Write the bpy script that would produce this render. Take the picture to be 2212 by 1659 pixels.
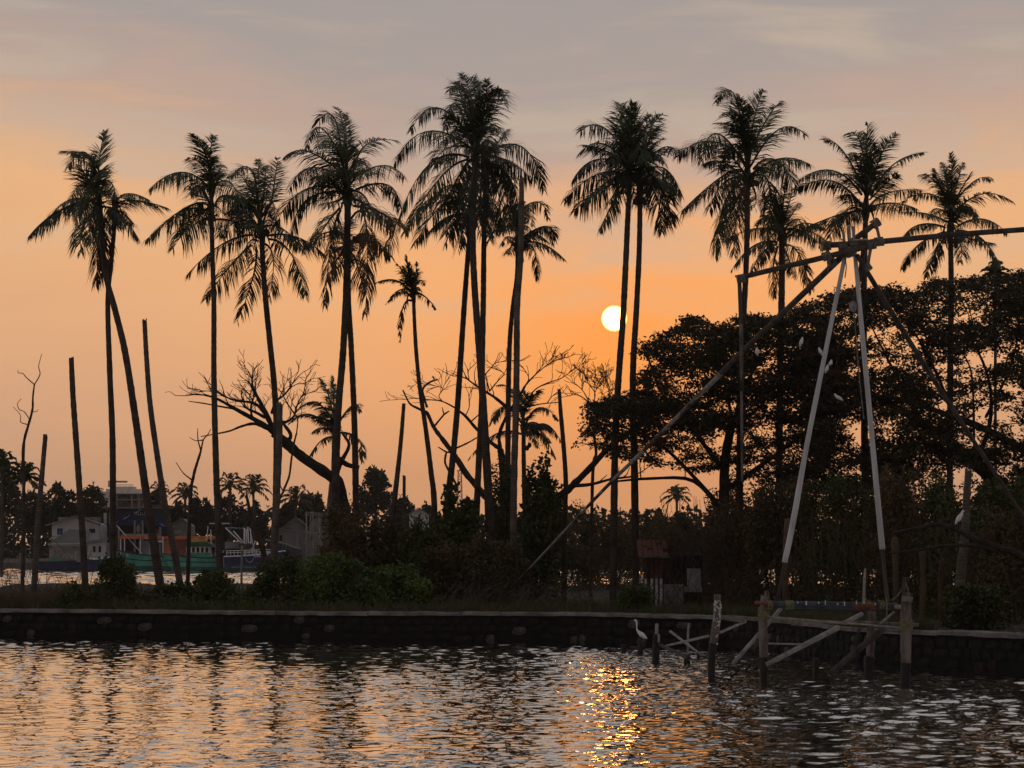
import bpy, math, random
import numpy as np
from mathutils import Vector

for _o in list(bpy.data.objects):
    bpy.data.objects.remove(_o)
SC = bpy.context.scene
COL = SC.collection
R = math.radians

# ------------------------------------------------------------------ camera
CAMZ = 3.0
F = 1106.0 / math.tan(R(12.0))
PITCH = math.atan((1175.0 - 829.5) / F)
cam_d = bpy.data.cameras.new('camera')
cam = bpy.data.objects.new('camera', cam_d)
COL.objects.link(cam)
cam.location = (0, 0, CAMZ)
cam.rotation_euler = (math.pi / 2 + PITCH, 0, 0)
cam_d.sensor_fit = 'HORIZONTAL'
cam_d.angle = R(24.0)
cam_d.clip_start = 0.5
cam_d.clip_end = 20000
SC.camera = cam
CP, SP = math.cos(PITCH), math.sin(PITCH)


def ray(x, y):
    u = (x - 1106.0) / F
    v = (829.5 - y) / F
    return Vector((u, CP - v * SP, SP + v * CP))


def at(x, y, Y):
    d = ray(x, y)
    return Vector((0, 0, CAMZ)) + d * (Y / d.y)


def ground_y(Y, z=0.85):
    return 1175.0 + F * (CAMZ - z) / Y


# ------------------------------------------------------------------ sky and sun
SUN_DIR = ray(1327, 688).normalized()
SUN_EL = math.asin(SUN_DIR.z)
SUN_AZ = math.atan2(SUN_DIR.x, SUN_DIR.y)


def lin(*c):
    return tuple(((x / 255.0) / 12.92 if x / 255.0 <= 0.04045 else ((x / 255.0 + 0.055) / 1.055) ** 2.4) for x in c)


world = bpy.data.worlds.new('World')
SC.world = world
world.use_nodes = True
wt = world.node_tree
wt.nodes.clear()


def wn(kind, **kw):
    n = wt.nodes.new(kind)
    for k, v in kw.items():
        setattr(n, k, v)
    return n


def wlink(a, b):
    wt.links.new(a, b)


def wmath(op, a, b=None, clamp=False):
    n = wn('ShaderNodeMath', operation=op)
    n.use_clamp = clamp
    for i, v in enumerate((a, b)):
        if v is None:
            continue
        if isinstance(v, (int, float)):
            n.inputs[i].default_value = v
        else:
            wlink(v, n.inputs[i])
    return n.outputs[0]


def wmix(fac, a, b, mode='MIX'):
    n = wn('ShaderNodeMix', data_type='RGBA', blend_type=mode)
    n.clamp_result = False
    for s, v in ((n.inputs[0], fac), (n.inputs[6], a), (n.inputs[7], b)):
        if isinstance(v, (int, float)):
            s.default_value = v
        elif isinstance(v, tuple):
            s.default_value = (*v, 1.0)
        else:
            wlink(v, s)
    return n.outputs[2]


def wramp(fac, stops, interp='EASE'):
    n = wn('ShaderNodeValToRGB')
    n.color_ramp.interpolation = interp
    el = n.color_ramp.elements
    while len(el) < len(stops):
        el.new(0.5)
    for e, (p, c) in zip(el, stops):
        e.position = p
        e.color = (*c, 1.0)
    wlink(fac, n.inputs[0])
    return n.outputs[0]


tc = wn('ShaderNodeTexCoord')
nrm = wn('ShaderNodeVectorMath', operation='NORMALIZE')
wlink(tc.outputs['Generated'], nrm.inputs[0])
sep = wn('ShaderNodeSeparateXYZ')
wlink(nrm.outputs[0], sep.inputs[0])
elev = wmath('MULTIPLY', wmath('ARCSINE', sep.outputs[2]), 180 / math.pi)        # degrees above the horizon
dotn = wn('ShaderNodeVectorMath', operation='DOT_PRODUCT')
wlink(nrm.outputs[0], dotn.inputs[0])
dotn.inputs[1].default_value = SUN_DIR
ang = wmath('MULTIPLY', wmath('ARCCOSINE', wmath('MINIMUM', dotn.outputs['Value'], 1.0)), 180 / math.pi)

# thin streaky cloud, stretched along the horizon
mp = wn('ShaderNodeMapping')
mp.inputs['Scale'].default_value = (5.0, 5.0, 26.0)
mp.inputs['Rotation'].default_value = (0.0, R(7), 0.0)
wlink(nrm.outputs[0], mp.inputs[0])
nz = wn('ShaderNodeTexNoise')
nz.inputs['Scale'].default_value = 1.7
nz.inputs['Detail'].default_value = 7.0
nz.inputs['Roughness'].default_value = 0.55
nz.inputs['Distortion'].default_value = 0.5
wlink(mp.outputs[0], nz.inputs['Vector'])
cloud = nz.outputs['Fac']
# the haze layers are not level: shift the ramp a little with the cloud field
azim = wmath('ARCTAN2', sep.outputs[0], sep.outputs[1])
drift = wmath('ADD', wmath('MULTIPLY', wmath('COSINE', wmath('MULTIPLY', azim, 13.0)), 1.0), wmath('MULTIPLY', wmath('SINE', wmath('ADD', wmath('MULTIPLY', azim, 5.0), 0.6)), 0.5))
elev_w = wmath('ADD', wmath('ADD', elev, drift), wmath('MULTIPLY', wmath('SUBTRACT', cloud, 0.5), 5.0))
haze = wramp(wmath('DIVIDE', elev_w, 60.0, True), [
    (0.000, lin(208, 162, 130)),
    (0.040, lin(214, 165, 128)),
    (0.083, lin(223, 170, 126)),
    (0.115, lin(226, 175, 129)),
    (0.142, lin(212, 171, 137)),
    (0.170, lin(181, 157, 145)),
    (0.200, lin(158, 150, 148)),
    (0.260, lin(149, 145, 146)),
    (0.420, lin(140, 139, 143)),
    (1.000, lin(134, 138, 147)),
], 'LINEAR')
# forward glow round the sun: tight orange core in the thick low haze
lowmask = wramp(wmath('DIVIDE', elev_w, 20.0, True), [(0.0, (1, 1, 1)), (0.27, (1, 1, 1)), (0.46, (0, 0, 0))], 'EASE')
lowmask2 = wramp(wmath('DIVIDE', elev_w, 20.0, True), [(0.0, (1, 1, 1)), (0.36, (1, 1, 1)), (0.54, (0, 0, 0))], 'EASE')
g1 = wmath('EXPONENT', wmath('MULTIPLY', wmath('POWER', wmath('DIVIDE', ang, 3.1), 1.4), -1.0))
g1 = wmath('MULTIPLY', wmath('MULTIPLY', g1, 0.95), lowmask)
c = wmix(g1, haze, lin(255, 146, 36))
g0 = wmath('EXPONENT', wmath('MULTIPLY', wmath('POWER', wmath('DIVIDE', ang, 9.0), 2.0), -1.0))
c = wmix(wmath('MULTIPLY', wmath('MULTIPLY', g0, 0.38), lowmask2), c, lin(255, 162, 84))
# pale wisps higher up
wisp = wramp(cloud, [(0.47, (0, 0, 0)), (0.70, (1, 1, 1))], 'EASE')
wm = wramp(wmath('DIVIDE', elev, 40.0, True), [(0.12, (0, 0, 0)), (0.24, (1, 1, 1)), (0.60, (1, 1, 1)), (1.0, (0.4, 0.4, 0.4))], 'LINEAR')
c = wmix(wmath('MULTIPLY', wmath('MULTIPLY', wisp, wm), 0.50), c, lin(198, 178, 156))
# clear-sky component above the haze
sky = wn('ShaderNodeTexSky', sky_type='NISHITA')
sky.sun_disc = False
sky.sun_elevation = SUN_EL
sky.sun_rotation = SUN_AZ
sky.air_density = 1.5
sky.dust_density = 4.0
skyc = wmix(1.0, sky.outputs[0], (0.10, 0.10, 0.10), 'MULTIPLY')
c = wmix(0.015, c, skyc)
# the sky grows dimmer and bluer away from the sunset
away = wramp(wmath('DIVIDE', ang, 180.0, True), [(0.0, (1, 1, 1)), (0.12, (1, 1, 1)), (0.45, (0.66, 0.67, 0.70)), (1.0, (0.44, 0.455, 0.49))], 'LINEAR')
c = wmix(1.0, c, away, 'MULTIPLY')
# dimmed sun disc
disc = wramp(wmath('DIVIDE', ang, 1.0, True), [
    (0.0, (16.0, 4.4, 1.35)), (0.268, (16.0, 4.4, 1.30)), (0.290, (5.0, 1.5, 0.15)), (0.312, (0.0, 0.0, 0.0))], 'LINEAR')
c = wmix(1.0, c, disc, 'ADD')
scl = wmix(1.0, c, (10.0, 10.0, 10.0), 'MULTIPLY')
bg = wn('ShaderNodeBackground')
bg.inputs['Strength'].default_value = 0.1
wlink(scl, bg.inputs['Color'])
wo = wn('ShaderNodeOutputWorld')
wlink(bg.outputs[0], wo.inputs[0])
world.cycles.sampling_method = 'MANUAL'
world.cycles.sample_map_resolution = 4096

sl = bpy.data.lights.new('sun', 'SUN')
sl.energy = 0.003
sl.angle = R(0.6)
sl.color = (1.0, 0.36, 0.06)
sun = bpy.data.objects.new('sun', sl)
COL.objects.link(sun)
sun.rotation_euler = (-SUN_DIR).to_track_quat('-Z', 'Y').to_euler()
sun.location = (0, 60, 40)

SC.view_settings.view_transform = 'Standard'
SC.view_settings.look = 'None'
SC.view_settings.exposure = 0.14
SC.view_settings.gamma = 1.0
SC.view_settings.use_curve_mapping = False
SC.cycles.max_bounces = 6
SC.cycles.diffuse_bounces = 3
SC.cycles.glossy_bounces = 4
SC.cycles.transparent_max_bounces = 4

# ------------------------------------------------------------------ materials
MATS = {}


def mat(name, col, rough=0.8, var=0.35, scale=3.0, col2=None, bump=0.0, bscale=20.0, spec=0.3, stretch=(1, 1, 1), trans=0.0, coord='Object', bands=None):
    m = bpy.data.materials.new(name)
    m.use_nodes = True
    nt = m.node_tree
    b = nt.nodes['Principled BSDF']
    b.inputs['Roughness'].default_value = rough
    b.inputs['Specular IOR Level'].default_value = spec
    t = nt.nodes.new('ShaderNodeTexCoord')
    mpn = nt.nodes.new('ShaderNodeMapping')
    mpn.inputs['Scale'].default_value = stretch
    nt.links.new(t.outputs[coord], mpn.inputs[0])
    n = nt.nodes.new('ShaderNodeTexNoise')
    n.inputs['Scale'].default_value = scale
    n.inputs['Detail'].default_value = 5.0
    n.inputs['Roughness'].default_value = 0.6
    nt.links.new(mpn.outputs[0], n.inputs['Vector'])
    cr = nt.nodes.new('ShaderNodeValToRGB')
    c2 = col2 if col2 else tuple(x * (1 - var) for x in col)
    c1 = col if col2 else tuple(min(1, x * (1 + var * 0.6)) for x in col)
    cr.color_ramp.elements[0].position = 0.36
    cr.color_ramp.elements[0].color = (*c2, 1)
    cr.color_ramp.elements[1].position = 0.64
    cr.color_ramp.elements[1].color = (*c1, 1)
    nt.links.new(n.outputs['Fac'], cr.inputs[0])
    out = cr.outputs[0]
    if bands:                                            # growth-ring scars along z
        w = nt.nodes.new('ShaderNodeTexWave')
        w.wave_type = 'BANDS'
        w.bands_direction = 'Z'
        w.inputs['Scale'].default_value = bands
        w.inputs['Distortion'].default_value = 6.0
        w.inputs['Detail'].default_value = 3.0
        nt.links.new(t.outputs['Object'], w.inputs['Vector'])
        mx = nt.nodes.new('ShaderNodeMix')
        mx.data_type = 'RGBA'
        mx.blend_type = 'MULTIPLY'
        mx.inputs[0].default_value = 0.32
        nt.links.new(out, mx.inputs[6])
        nt.links.new(w.outputs['Color'], mx.inputs[7])
        out = mx.outputs[2]
    nt.links.new(out, b.inputs['Base Color'])
    if bump > 0:
        bn = nt.nodes.new('ShaderNodeTexNoise')
        bn.inputs['Scale'].default_value = bscale
        bn.inputs['Detail'].default_value = 4.0
        nt.links.new(mpn.outputs[0], bn.inputs['Vector'])
        bp = nt.nodes.new('ShaderNodeBump')
        bp.inputs['Strength'].default_value = bump
        bp.inputs['Distance'].default_value = 0.02
        nt.links.new(bn.outputs['Fac'], bp.inputs['Height'])
        nt.links.new(bp.outputs[0], b.inputs['Normal'])
    if trans > 0:
        tr = nt.nodes.new('ShaderNodeBsdfTranslucent')
        nt.links.new(out, tr.inputs['Color'])
        ms = nt.nodes.new('ShaderNodeMixShader')
        ms.inputs[0].default_value = trans
        nt.links.new(b.outputs[0], ms.inputs[1])
        nt.links.new(tr.outputs[0], ms.inputs[2])
        nt.links.new(ms.outputs[0], nt.nodes['Material Output'].inputs['Surface'])
    MATS[name] = m
    return m


mat('palm_trunk', (0.105, 0.082, 0.066), 0.9, 0.4, 2.5, bump=0.5, bscale=9, bands=3.2)
mat('grey_trunk', (0.16, 0.135, 0.115), 0.9, 0.4, 2.5, bump=0.5, bscale=9, bands=3.2)
mat('pale_trunk', (0.34, 0.32, 0.30), 0.9, 0.35, 2.5, bump=0.4, bscale=9, bands=3.2)
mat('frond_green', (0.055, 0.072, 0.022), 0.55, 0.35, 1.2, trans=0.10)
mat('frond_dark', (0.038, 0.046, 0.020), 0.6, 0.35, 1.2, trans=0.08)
mat('frond_dead', (0.115, 0.072, 0.040), 0.8, 0.35, 1.2, trans=0.12)
mat('husk', (0.08, 0.060, 0.035), 0.7, 0.4, 6)
mat('bark_dark', (0.050, 0.042, 0.034), 0.95, 0.4, 3, bump=0.5)
mat('bark_bare', (0.085, 0.066, 0.054), 0.95, 0.4, 3, bump=0.5)
mat('leaf_rain', (0.050, 0.052, 0.018), 0.6, 0.45, 0.35, col2=(0.046, 0.028, 0.012), trans=0.10)
mat('leaf_green', (0.088, 0.112, 0.026), 0.55, 0.4, 0.5, col2=(0.046, 0.056, 0.017), trans=0.12)
mat('leaf_bright', (0.125, 0.185, 0.030), 0.5, 0.4, 0.7, col2=(0.070, 0.105, 0.020), trans=0.15)
mat('leaf_brown', (0.145, 0.100, 0.042), 0.7, 0.4, 0.5, col2=(0.066, 0.052, 0.024), trans=0.10)
mat('leaf_far', (0.046, 0.050, 0.022), 0.7, 0.4, 0.12, col2=(0.026, 0.028, 0.014))
mat('vine', (0.105, 0.070, 0.042), 0.9, 0.45, 0.8)
mat('twig_grey', (0.11, 0.092, 0.078), 0.9, 0.4, 0.8)
mat('ground', (0.055, 0.044, 0.027), 0.95, 0.5, 0.5, bump=0.6, bscale=3)
mat('grass', (0.105, 0.098, 0.038), 0.85, 0.5, 0.4, col2=(0.060, 0.066, 0.022))
mat('far_land', (0.16, 0.13, 0.10), 0.95, 0.4, 0.05)
mat('stone', (0.085, 0.077, 0.066), 0.9, 0.5, 2.0, bump=0.6, bscale=8)
mat('stone_dark', (0.016, 0.015, 0.0135), 0.9, 0.5, 2.0, bump=0.6, bscale=8)
mat('stone_rust', (0.030, 0.020, 0.015), 0.9, 0.5, 2.0, bump=0.6, bscale=8)
mat('mortar', (0.010, 0.010, 0.009), 0.95, 0.4, 1.5, bump=0.6, bscale=6)
mat('cap', (0.215, 0.195, 0.175), 0.85, 0.5, 1.6, bump=0.4, bscale=7)
mat('pole_white', (0.62, 0.64, 0.64), 0.65, 0.22, 5, bump=0.3, bscale=14, stretch=(1, 1, 0.15))
mat('pole_dark', (0.080, 0.064, 0.053), 0.85, 0.5, 4, bump=0.5, bscale=14, stretch=(1, 1, 0.2))
mat('pole_grey', (0.34, 0.32, 0.285), 0.8, 0.4, 5, bump=0.4, bscale=14)
mat('post_wood', (0.24, 0.205, 0.180), 0.9, 0.45, 5, col2=(0.07, 0.055, 0.046), bump=0.7, bscale=12, stretch=(1, 1, 0.25))
mat('post_wet', (0.020, 0.018, 0.016), 0.5, 0.4, 4)
mat('pipe', (0.075, 0.085, 0.105), 0.5, 0.45, 6, col2=(0.026, 0.028, 0.034), bump=0.2)
mat('rust', (0.19, 0.085, 0.045), 0.85, 0.5, 6, bump=0.5)
mat('rope', (0.25, 0.23, 0.125), 0.9, 0.4, 12)
mat('rope_grey', (0.21, 0.195, 0.17), 0.9, 0.4, 12)
mat('feather', (0.86, 0.86, 0.84), 0.7, 0.08, 8)
mat('bill', (0.10, 0.085, 0.05), 0.5, 0.3, 8)
mat('leg_dark', (0.03, 0.03, 0.028), 0.6, 0.3, 8)
mat('barnacle', (0.70, 0.69, 0.66), 0.9, 0.3, 10)
mat('tile', (0.115, 0.046, 0.030), 0.85, 0.45, 3, bump=0.4)
mat('white_wall', (0.60, 0.60, 0.60), 0.85, 0.22, 0.6)
mat('board_grey', (0.27, 0.255, 0.235), 0.85, 0.4, 1.5)
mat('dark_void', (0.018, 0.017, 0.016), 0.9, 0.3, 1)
mat('blue_paint', (0.055, 0.085, 0.20), 0.6, 0.3, 1.5)
mat('tarp_blue', (0.045, 0.10, 0.44), 0.6, 0.35, 0.8, bump=0.4, bscale=2)
mat('blue_dark', (0.035, 0.050, 0.13), 0.7, 0.3, 0.8)
mat('red_paint', (0.24, 0.060, 0.040), 0.6, 0.35, 1)
mat('orange_paint', (0.58, 0.17, 0.075), 0.6, 0.3, 0.8)
mat('hull_green', (0.085, 0.36, 0.27), 0.5, 0.35, 0.8)
mat('hull_green_dark', (0.040, 0.13, 0.10), 0.6, 0.4, 0.8)
mat('roof_green', (0.022, 0.085, 0.040), 0.6, 0.3, 1)
mat('hull_blue', (0.028, 0.028, 0.115), 0.5, 0.35, 0.8)
mat('antifoul', (0.035, 0.075, 0.065), 0.7, 0.4, 0.8)
mat('hull_dark', (0.035, 0.036, 0.055), 0.6, 0.4, 0.8)
mat('metal_grey', (0.24, 0.24, 0.25), 0.6, 0.35, 0.8)
mat('sheet_grey', (0.20, 0.19, 0.185), 0.7, 0.3, 0.4, bump=0.3, bscale=4)
mat('paint_white', (0.72, 0.72, 0.71), 0.6, 0.12, 2)
mat('yellow_net', (0.55, 0.36, 0.05), 0.9, 0.35, 4)
mat('teal_roof', (0.17, 0.27, 0.24), 0.7, 0.35, 0.6)
mat('concrete', (0.66, 0.62, 0.58), 0.85, 0.2, 0.2)  # distance haze put into the colour, lifting the far hall towards sky tone
mat('concrete_dark', (0.20, 0.19, 0.18), 0.85, 0.2, 0.2)
mat('steel_tower', (0.34, 0.26, 0.24), 0.7, 0.2, 0.5)


# ------------------------------------------------------------------ mesh helpers
def tagit(o, label=None, cat=None, group=None, kind=None):
    if label:
        o['label'] = label
    if cat:
        o['category'] = cat
    if group:
        o['group'] = group
    if kind:
        o['kind'] = kind
    return o


def empty(name, loc=(0, 0, 0)):
    o = bpy.data.objects.new(name, None)
    COL.objects.link(o)
    o.location = loc
    o.empty_display_size = 0.2
    return o


def link(name, me, parent=None, mname=None):
    if mname and not me.materials:
        me.materials.append(MATS[mname])
    o = bpy.data.objects.new(name, me)
    COL.objects.link(o)
    if parent is not None:
        o.parent = parent
        o.matrix_parent_inverse.identity()
        o.location = -Vector(parent_world(parent))
    return o


def parent_world(p):
    v = Vector((0, 0, 0))
    while p is not None:
        v = v + Vector(p.location)
        p = p.parent
    return v


class MB:
    """collects shapes given in world coordinates"""

    def __init__(self):
        self.v = []
        self.f = []

    def tube(self, pts, rad, n=6, cap=True, jit=0.0, rng=None):
        pts = [Vector(p) for p in pts]
        k = len(pts)
        if isinstance(rad, (int, float)):
            rad = [rad] * k
        base = len(self.v)
        t0 = (pts[1] - pts[0]).normalized()
        ref = Vector((0, 1, 0)) if abs(t0.y) < 0.9 else Vector((1, 0, 0))
        s = t0.cross(ref).normalized()
        for i in range(k):
            t = (pts[min(i + 1, k - 1)] - pts[max(i - 1, 0)])
            if t.length < 1e-9:
                t = t0.copy()
            t.normalize()
            s = s - t * s.dot(t)
            if s.length < 1e-6:
                s = t.orthogonal()
            s.normalize()
            b = t.cross(s)
            for j in range(n):
                a = 2 * math.pi * j / n
                r = rad[i]
                if jit and rng:
                    r *= 1 + rng.uniform(-jit, jit)
                self.v.append(pts[i] + (s * math.cos(a) + b * math.sin(a)) * r)
        for i in range(k - 1):
            for j in range(n):
                a = base + i * n + j
                b2 = base + i * n + (j + 1) % n
                self.f.append((a, b2, b2 + n, a + n))
        if cap:
            self.f.append(tuple(base + j for j in reversed(range(n))))
            self.f.append(tuple(base + (k - 1) * n + j for j in range(n)))
        return self

    def box(self, c, s, rz=0.0, tilt=None):
        base = len(self.v)
        cs, sn = math.cos(rz), math.sin(rz)
        for dz in (-1, 1):
            for dx, dy in ((-1, -1), (1, -1), (1, 1), (-1, 1)):
                x, y, z = dx * s[0] / 2, dy * s[1] / 2, dz * s[2] / 2
                p = Vector((x * cs - y * sn, x * sn + y * cs, z))
                if tilt is not None:
                    p = tilt @ p
                self.v.append(Vector(c) + p)
        b = base
        self.f += [(b + 3, b + 2, b + 1, b), (b + 4, b + 5, b + 6, b + 7), (b, b + 1, b + 5, b + 4), (b + 1, b + 2, b + 6, b + 5),
                   (b + 2, b + 3, b + 7, b + 6), (b + 3, b, b + 4, b + 7)]
        return self

    def slab(self, quad, thick):
        """a quad (4 points) given thickness along its normal"""
        q = [Vector(p) for p in quad]
        n = (q[1] - q[0]).cross(q[3] - q[0]).normalized() * thick
        b = len(self.v)
        self.v += q + [p + n for p in q]
        self.f += [(b + 3, b + 2, b + 1, b), (b + 4, b + 5, b + 6, b + 7), (b, b + 1, b + 5, b + 4), (b + 1, b + 2, b + 6, b + 5),
                   (b + 2, b + 3, b + 7, b + 6), (b + 3, b, b + 4, b + 7)]
        return self

    def prism(self, poly, d):
        """polygon (list of points) extruded by vector d"""
        p = [Vector(x) for x in poly]
        d = Vector(d)
        n = len(p)
        b = len(self.v)
        self.v += p + [x + d for x in p]
        self.f.append(tuple(b + i for i in range(n)))
        self.f.append(tuple(b + n + i for i in reversed(range(n))))
        for i in range(n):
            j = (i + 1) % n
            self.f.append((b + i, b + n + i, b + n + j, b + j))
        return self

    def ball(self, c, r, n=7, m=5):
        c = Vector(c)
        b = len(self.v)
        if isinstance(r, (int, float)):
            r = (r, r, r)
        for i in range(m + 1):
            th = math.pi * i / m
            for j in range(n):
                ph = 2 * math.pi * j / n
                self.v.append(c + Vector((r[0] * math.sin(th) * math.cos(ph), r[1] * math.sin(th) * math.sin(ph), r[2] * math.cos(th))))
        for i in range(m):
            for j in range(n):
                self.f.append((b + i * n + j, b + (i + 1) * n + j, b + (i + 1) * n + (j + 1) % n, b + i * n + (j + 1) % n))
        return self

    def build(self, name, mname, parent=None, smooth=False):
        me = bpy.data.meshes.new(name)
        me.from_pydata([tuple(p) for p in self.v], [], self.f)
        me.materials.append(MATS[mname])
        if smooth:
            me.polygons.foreach_set('use_smooth', [True] * len(me.polygons))
        me.update()
        return link(name, me, parent)


def np_mesh(name, verts, faces, mname, parent=None, smooth=False):
    me = bpy.data.meshes.new(name)
    me.from_pydata(verts.tolist(), [], faces.tolist())
    me.materials.append(MATS[mname])
    if smooth:
        me.polygons.foreach_set('use_smooth', np.ones(len(me.polygons), dtype=bool))
    me.update()
    return link(name, me, parent)


def unit(a):
    return a / np.maximum(np.linalg.norm(a, axis=1, keepdims=True), 1e-9)


def leaf_quads(P, L, W, ln, wd):
    """diamond leaves: base P, unit direction L, unit width W"""
    n = len(P)
    ln = np.asarray(ln).reshape(-1, 1) * np.ones((n, 1))
    wd = np.asarray(wd).reshape(-1, 1) * np.ones((n, 1))
    v = np.empty((n, 4, 3))
    v[:, 0] = P
    v[:, 1] = P + L * ln * 0.5 + W * wd * 0.5
    v[:, 2] = P + L * ln
    v[:, 3] = P + L * ln * 0.5 - W * wd * 0.5
    f = np.arange(n * 4).reshape(n, 4)
    return v.reshape(-1, 3), f


def rand_dirs(rs, n, up=0.0):
    d = unit(rs.normal(size=(n, 3)))
    d[:, 2] += up
    return unit(d)


def curve_pts(pts, n):
    """Catmull-Rom through the given vectors"""
    pts = [Vector(p) for p in pts]
    if len(pts) == 2:
        return [pts[0].lerp(pts[1], i / (n - 1)) for i in range(n)]
    P = [pts[0] * 2 - pts[1]] + pts + [pts[-1] * 2 - pts[-2]]
    out = []
    segs = len(pts) - 1
    for i in range(n):
        t = i / (n - 1) * segs
        k = min(int(t), segs - 1)
        u = t - k
        p0, p1, p2, p3 = P[k], P[k + 1], P[k + 2], P[k + 3]
        out.append(0.5 * ((2 * p1) + (p2 - p0) * u + (2 * p0 - 5 * p1 + 4 * p2 - p3) * u * u + (3 * p1 - p0 - 3 * p2 + p3) * u ** 3))
    return out


ZONES = {'O': (0, 0, 1), 'A': (0, 259.2, .25), 'B': (518.5, 129.6, .25), 'C': (777.7, 129.6, .25), 'D': (1175.1, 172.8, .25), 'E': (1659, 216, .25),
         'G': (380.2, 777.7, .1797), 'H': (829.5, 760.4, .1979), 'L': (0, 743.1, .2188), 'Q': (397.5, 328.4, .2292), 'R': (795, 535.7, .125),
         'S': (967.8, 362.9, .15625), 'W': (0, 907.3, .25), 'M': (432, 1036.9, .15625), 'N': (207.4, 1036.9, .15625), 'K': (0, 1019.6, .15625),
         'J': (1296.1, 1123.3, .25), 'I': (1659, 1123.3, .25), 'T': (1659, 561.7, .25), 'U': (1296.1, 648.1, .25), 'V': (1555.4, 432, .2969),
         'AA': (1866.4, 950.5, .2395), 'BB': (1348, 1192.4, .1172), 'CC': (915.9, 1106, .2188), 'H1': (950.5, 777.7, .25), 'G1': (518.5, 734.5, .25)}


def zz(zone, x, y):
    a, b, s = ZONES[zone]
    return a + x * s, b + y * s


def px(Y):
    return Y / F

# ------------------------------------------------------------------ water: one sheet out to the horizon, real waves where the view looks
def make_water():
    rs = np.random.RandomState(5)
    xs = np.concatenate([[-1500, -600, -250, -120, -70, -45, -33], np.arange(-27, 27.01, 0.072), [33, 45, 70, 120, 250, 600, 1500]])
    ys = np.concatenate([[-300, -80, -20, 0, 10, 18, 24], np.arange(27, 83, 0.105), np.arange(83.5, 100, 1.5), [110, 130, 160, 200, 260, 400, 900, 1600, 2400]])
    X, Y = np.meshgrid(xs, ys)
    Z = np.zeros_like(X)
    n = 130
    lam = np.exp(rs.uniform(math.log(0.19), math.log(2.0), n))
    main = R(258)
    for i in range(n):
        k = 2 * math.pi / lam[i]
        th = main + rs.normal() * R(36)
        w = math.exp(-((math.log(lam[i]) - math.log(0.38)) / 0.72) ** 2) + 0.12
        s = 0.0165 * w * rs.uniform(0.6, 1.4)
        ph = rs.uniform(0, 2 * math.pi)
        arg = k * (math.cos(th) * X + math.sin(th) * Y) + ph
        sn = np.sin(arg)
        Z += s / k * (sn - 0.18 * np.cos(2 * arg))
    # patches of calmer and rougher water
    gust = 0.95 + 0.38 * np.sin(X * 0.21 + Y * 0.13 + 1.0) * np.sin(Y * 0.17 - X * 0.06)
    gust = gust + 0.75 / (1 + np.exp(-(X - 5.5) / 1.4)) * np.clip((70 - Y) / 20, 0, 1)      # choppier by the platform
    gust = gust + 0.70 * np.exp(-((X - 2.0) / 3.0) ** 2 - ((Y - 62) / 7.0) ** 2)      # cat's-paw near the far wall
    fade = np.clip((27.5 - np.abs(X)) / 3, 0, 1) * np.clip((Y - 26) / 3, 0, 1) * np.clip((85 - Y) / 4, 0, 1)
    Z *= gust * fade
    Z -= 0.30 * np.clip((Y - 100) / 20, 0, 1)                                   # the back channel has its own sheet above
    ny, nx = X.shape
    v = np.stack([X, Y, Z], -1).reshape(-1, 3)
    idx = np.arange(ny * nx).reshape(ny, nx)
    f = np.stack([idx[:-1, :-1], idx[:-1, 1:], idx[1:, 1:], idx[1:, :-1]], -1).reshape(-1, 4)
    m = bpy.data.materials.new('water')
    m.use_nodes = True
    nt = m.node_tree
    b = nt.nodes['Principled BSDF']
    b.inputs['Base Color'].default_value = (0.010, 0.014, 0.012, 1)
    b.inputs['Roughness'].default_value = 0.025
    b.inputs['IOR'].default_value = 1.5
    t = nt.nodes.new('ShaderNodeTexCoord')
    mp_ = nt.nodes.new('ShaderNodeMapping')
    mp_.inputs['Rotation'].default_value = (0, 0, R(12))
    mp_.inputs['Scale'].default_value = (0.55, 1.0, 1)
    nt.links.new(t.outputs['Object'], mp_.inputs[0])
    n1 = nt.nodes.new('ShaderNodeTexNoise')
    n1.inputs['Scale'].default_value = 5.0
    n1.inputs['Detail'].default_value = 3.0
    nt.links.new(mp_.outputs[0], n1.inputs['Vector'])
    bp = nt.nodes.new('ShaderNodeBump')
    bp.inputs['Strength'].default_value = 0.35
    bp.inputs['Distance'].default_value = 0.012
    nt.links.new(n1.outputs['Fac'], bp.inputs['Height'])
    nt.links.new(bp.outputs[0], b.inputs['Normal'])
    gl = nt.nodes.new('ShaderNodeBsdfGlossy')              # added mirror layer: brightens the reflected sky beyond what plain water gives
    gl.inputs['Roughness'].default_value = 0.025
    gl.inputs['Color'].default_value = (0.98, 0.98, 0.97, 1)
    nt.links.new(bp.outputs[0], gl.inputs['Normal'])
    mx = nt.nodes.new('ShaderNodeMixShader')
    mx.inputs[0].default_value = 0.72
    nt.links.new(b.outputs[0], mx.inputs[1])
    nt.links.new(gl.outputs[0], mx.inputs[2])
    nt.links.new(mx.outputs[0], nt.nodes['Material Output'].inputs['Surface'])
    MATS['water'] = m
    o = np_mesh('water', v, f, 'water', smooth=True)
    tagit(o, 'rippled river water reflecting the orange dusk sky', 'water', kind='structure')



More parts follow.
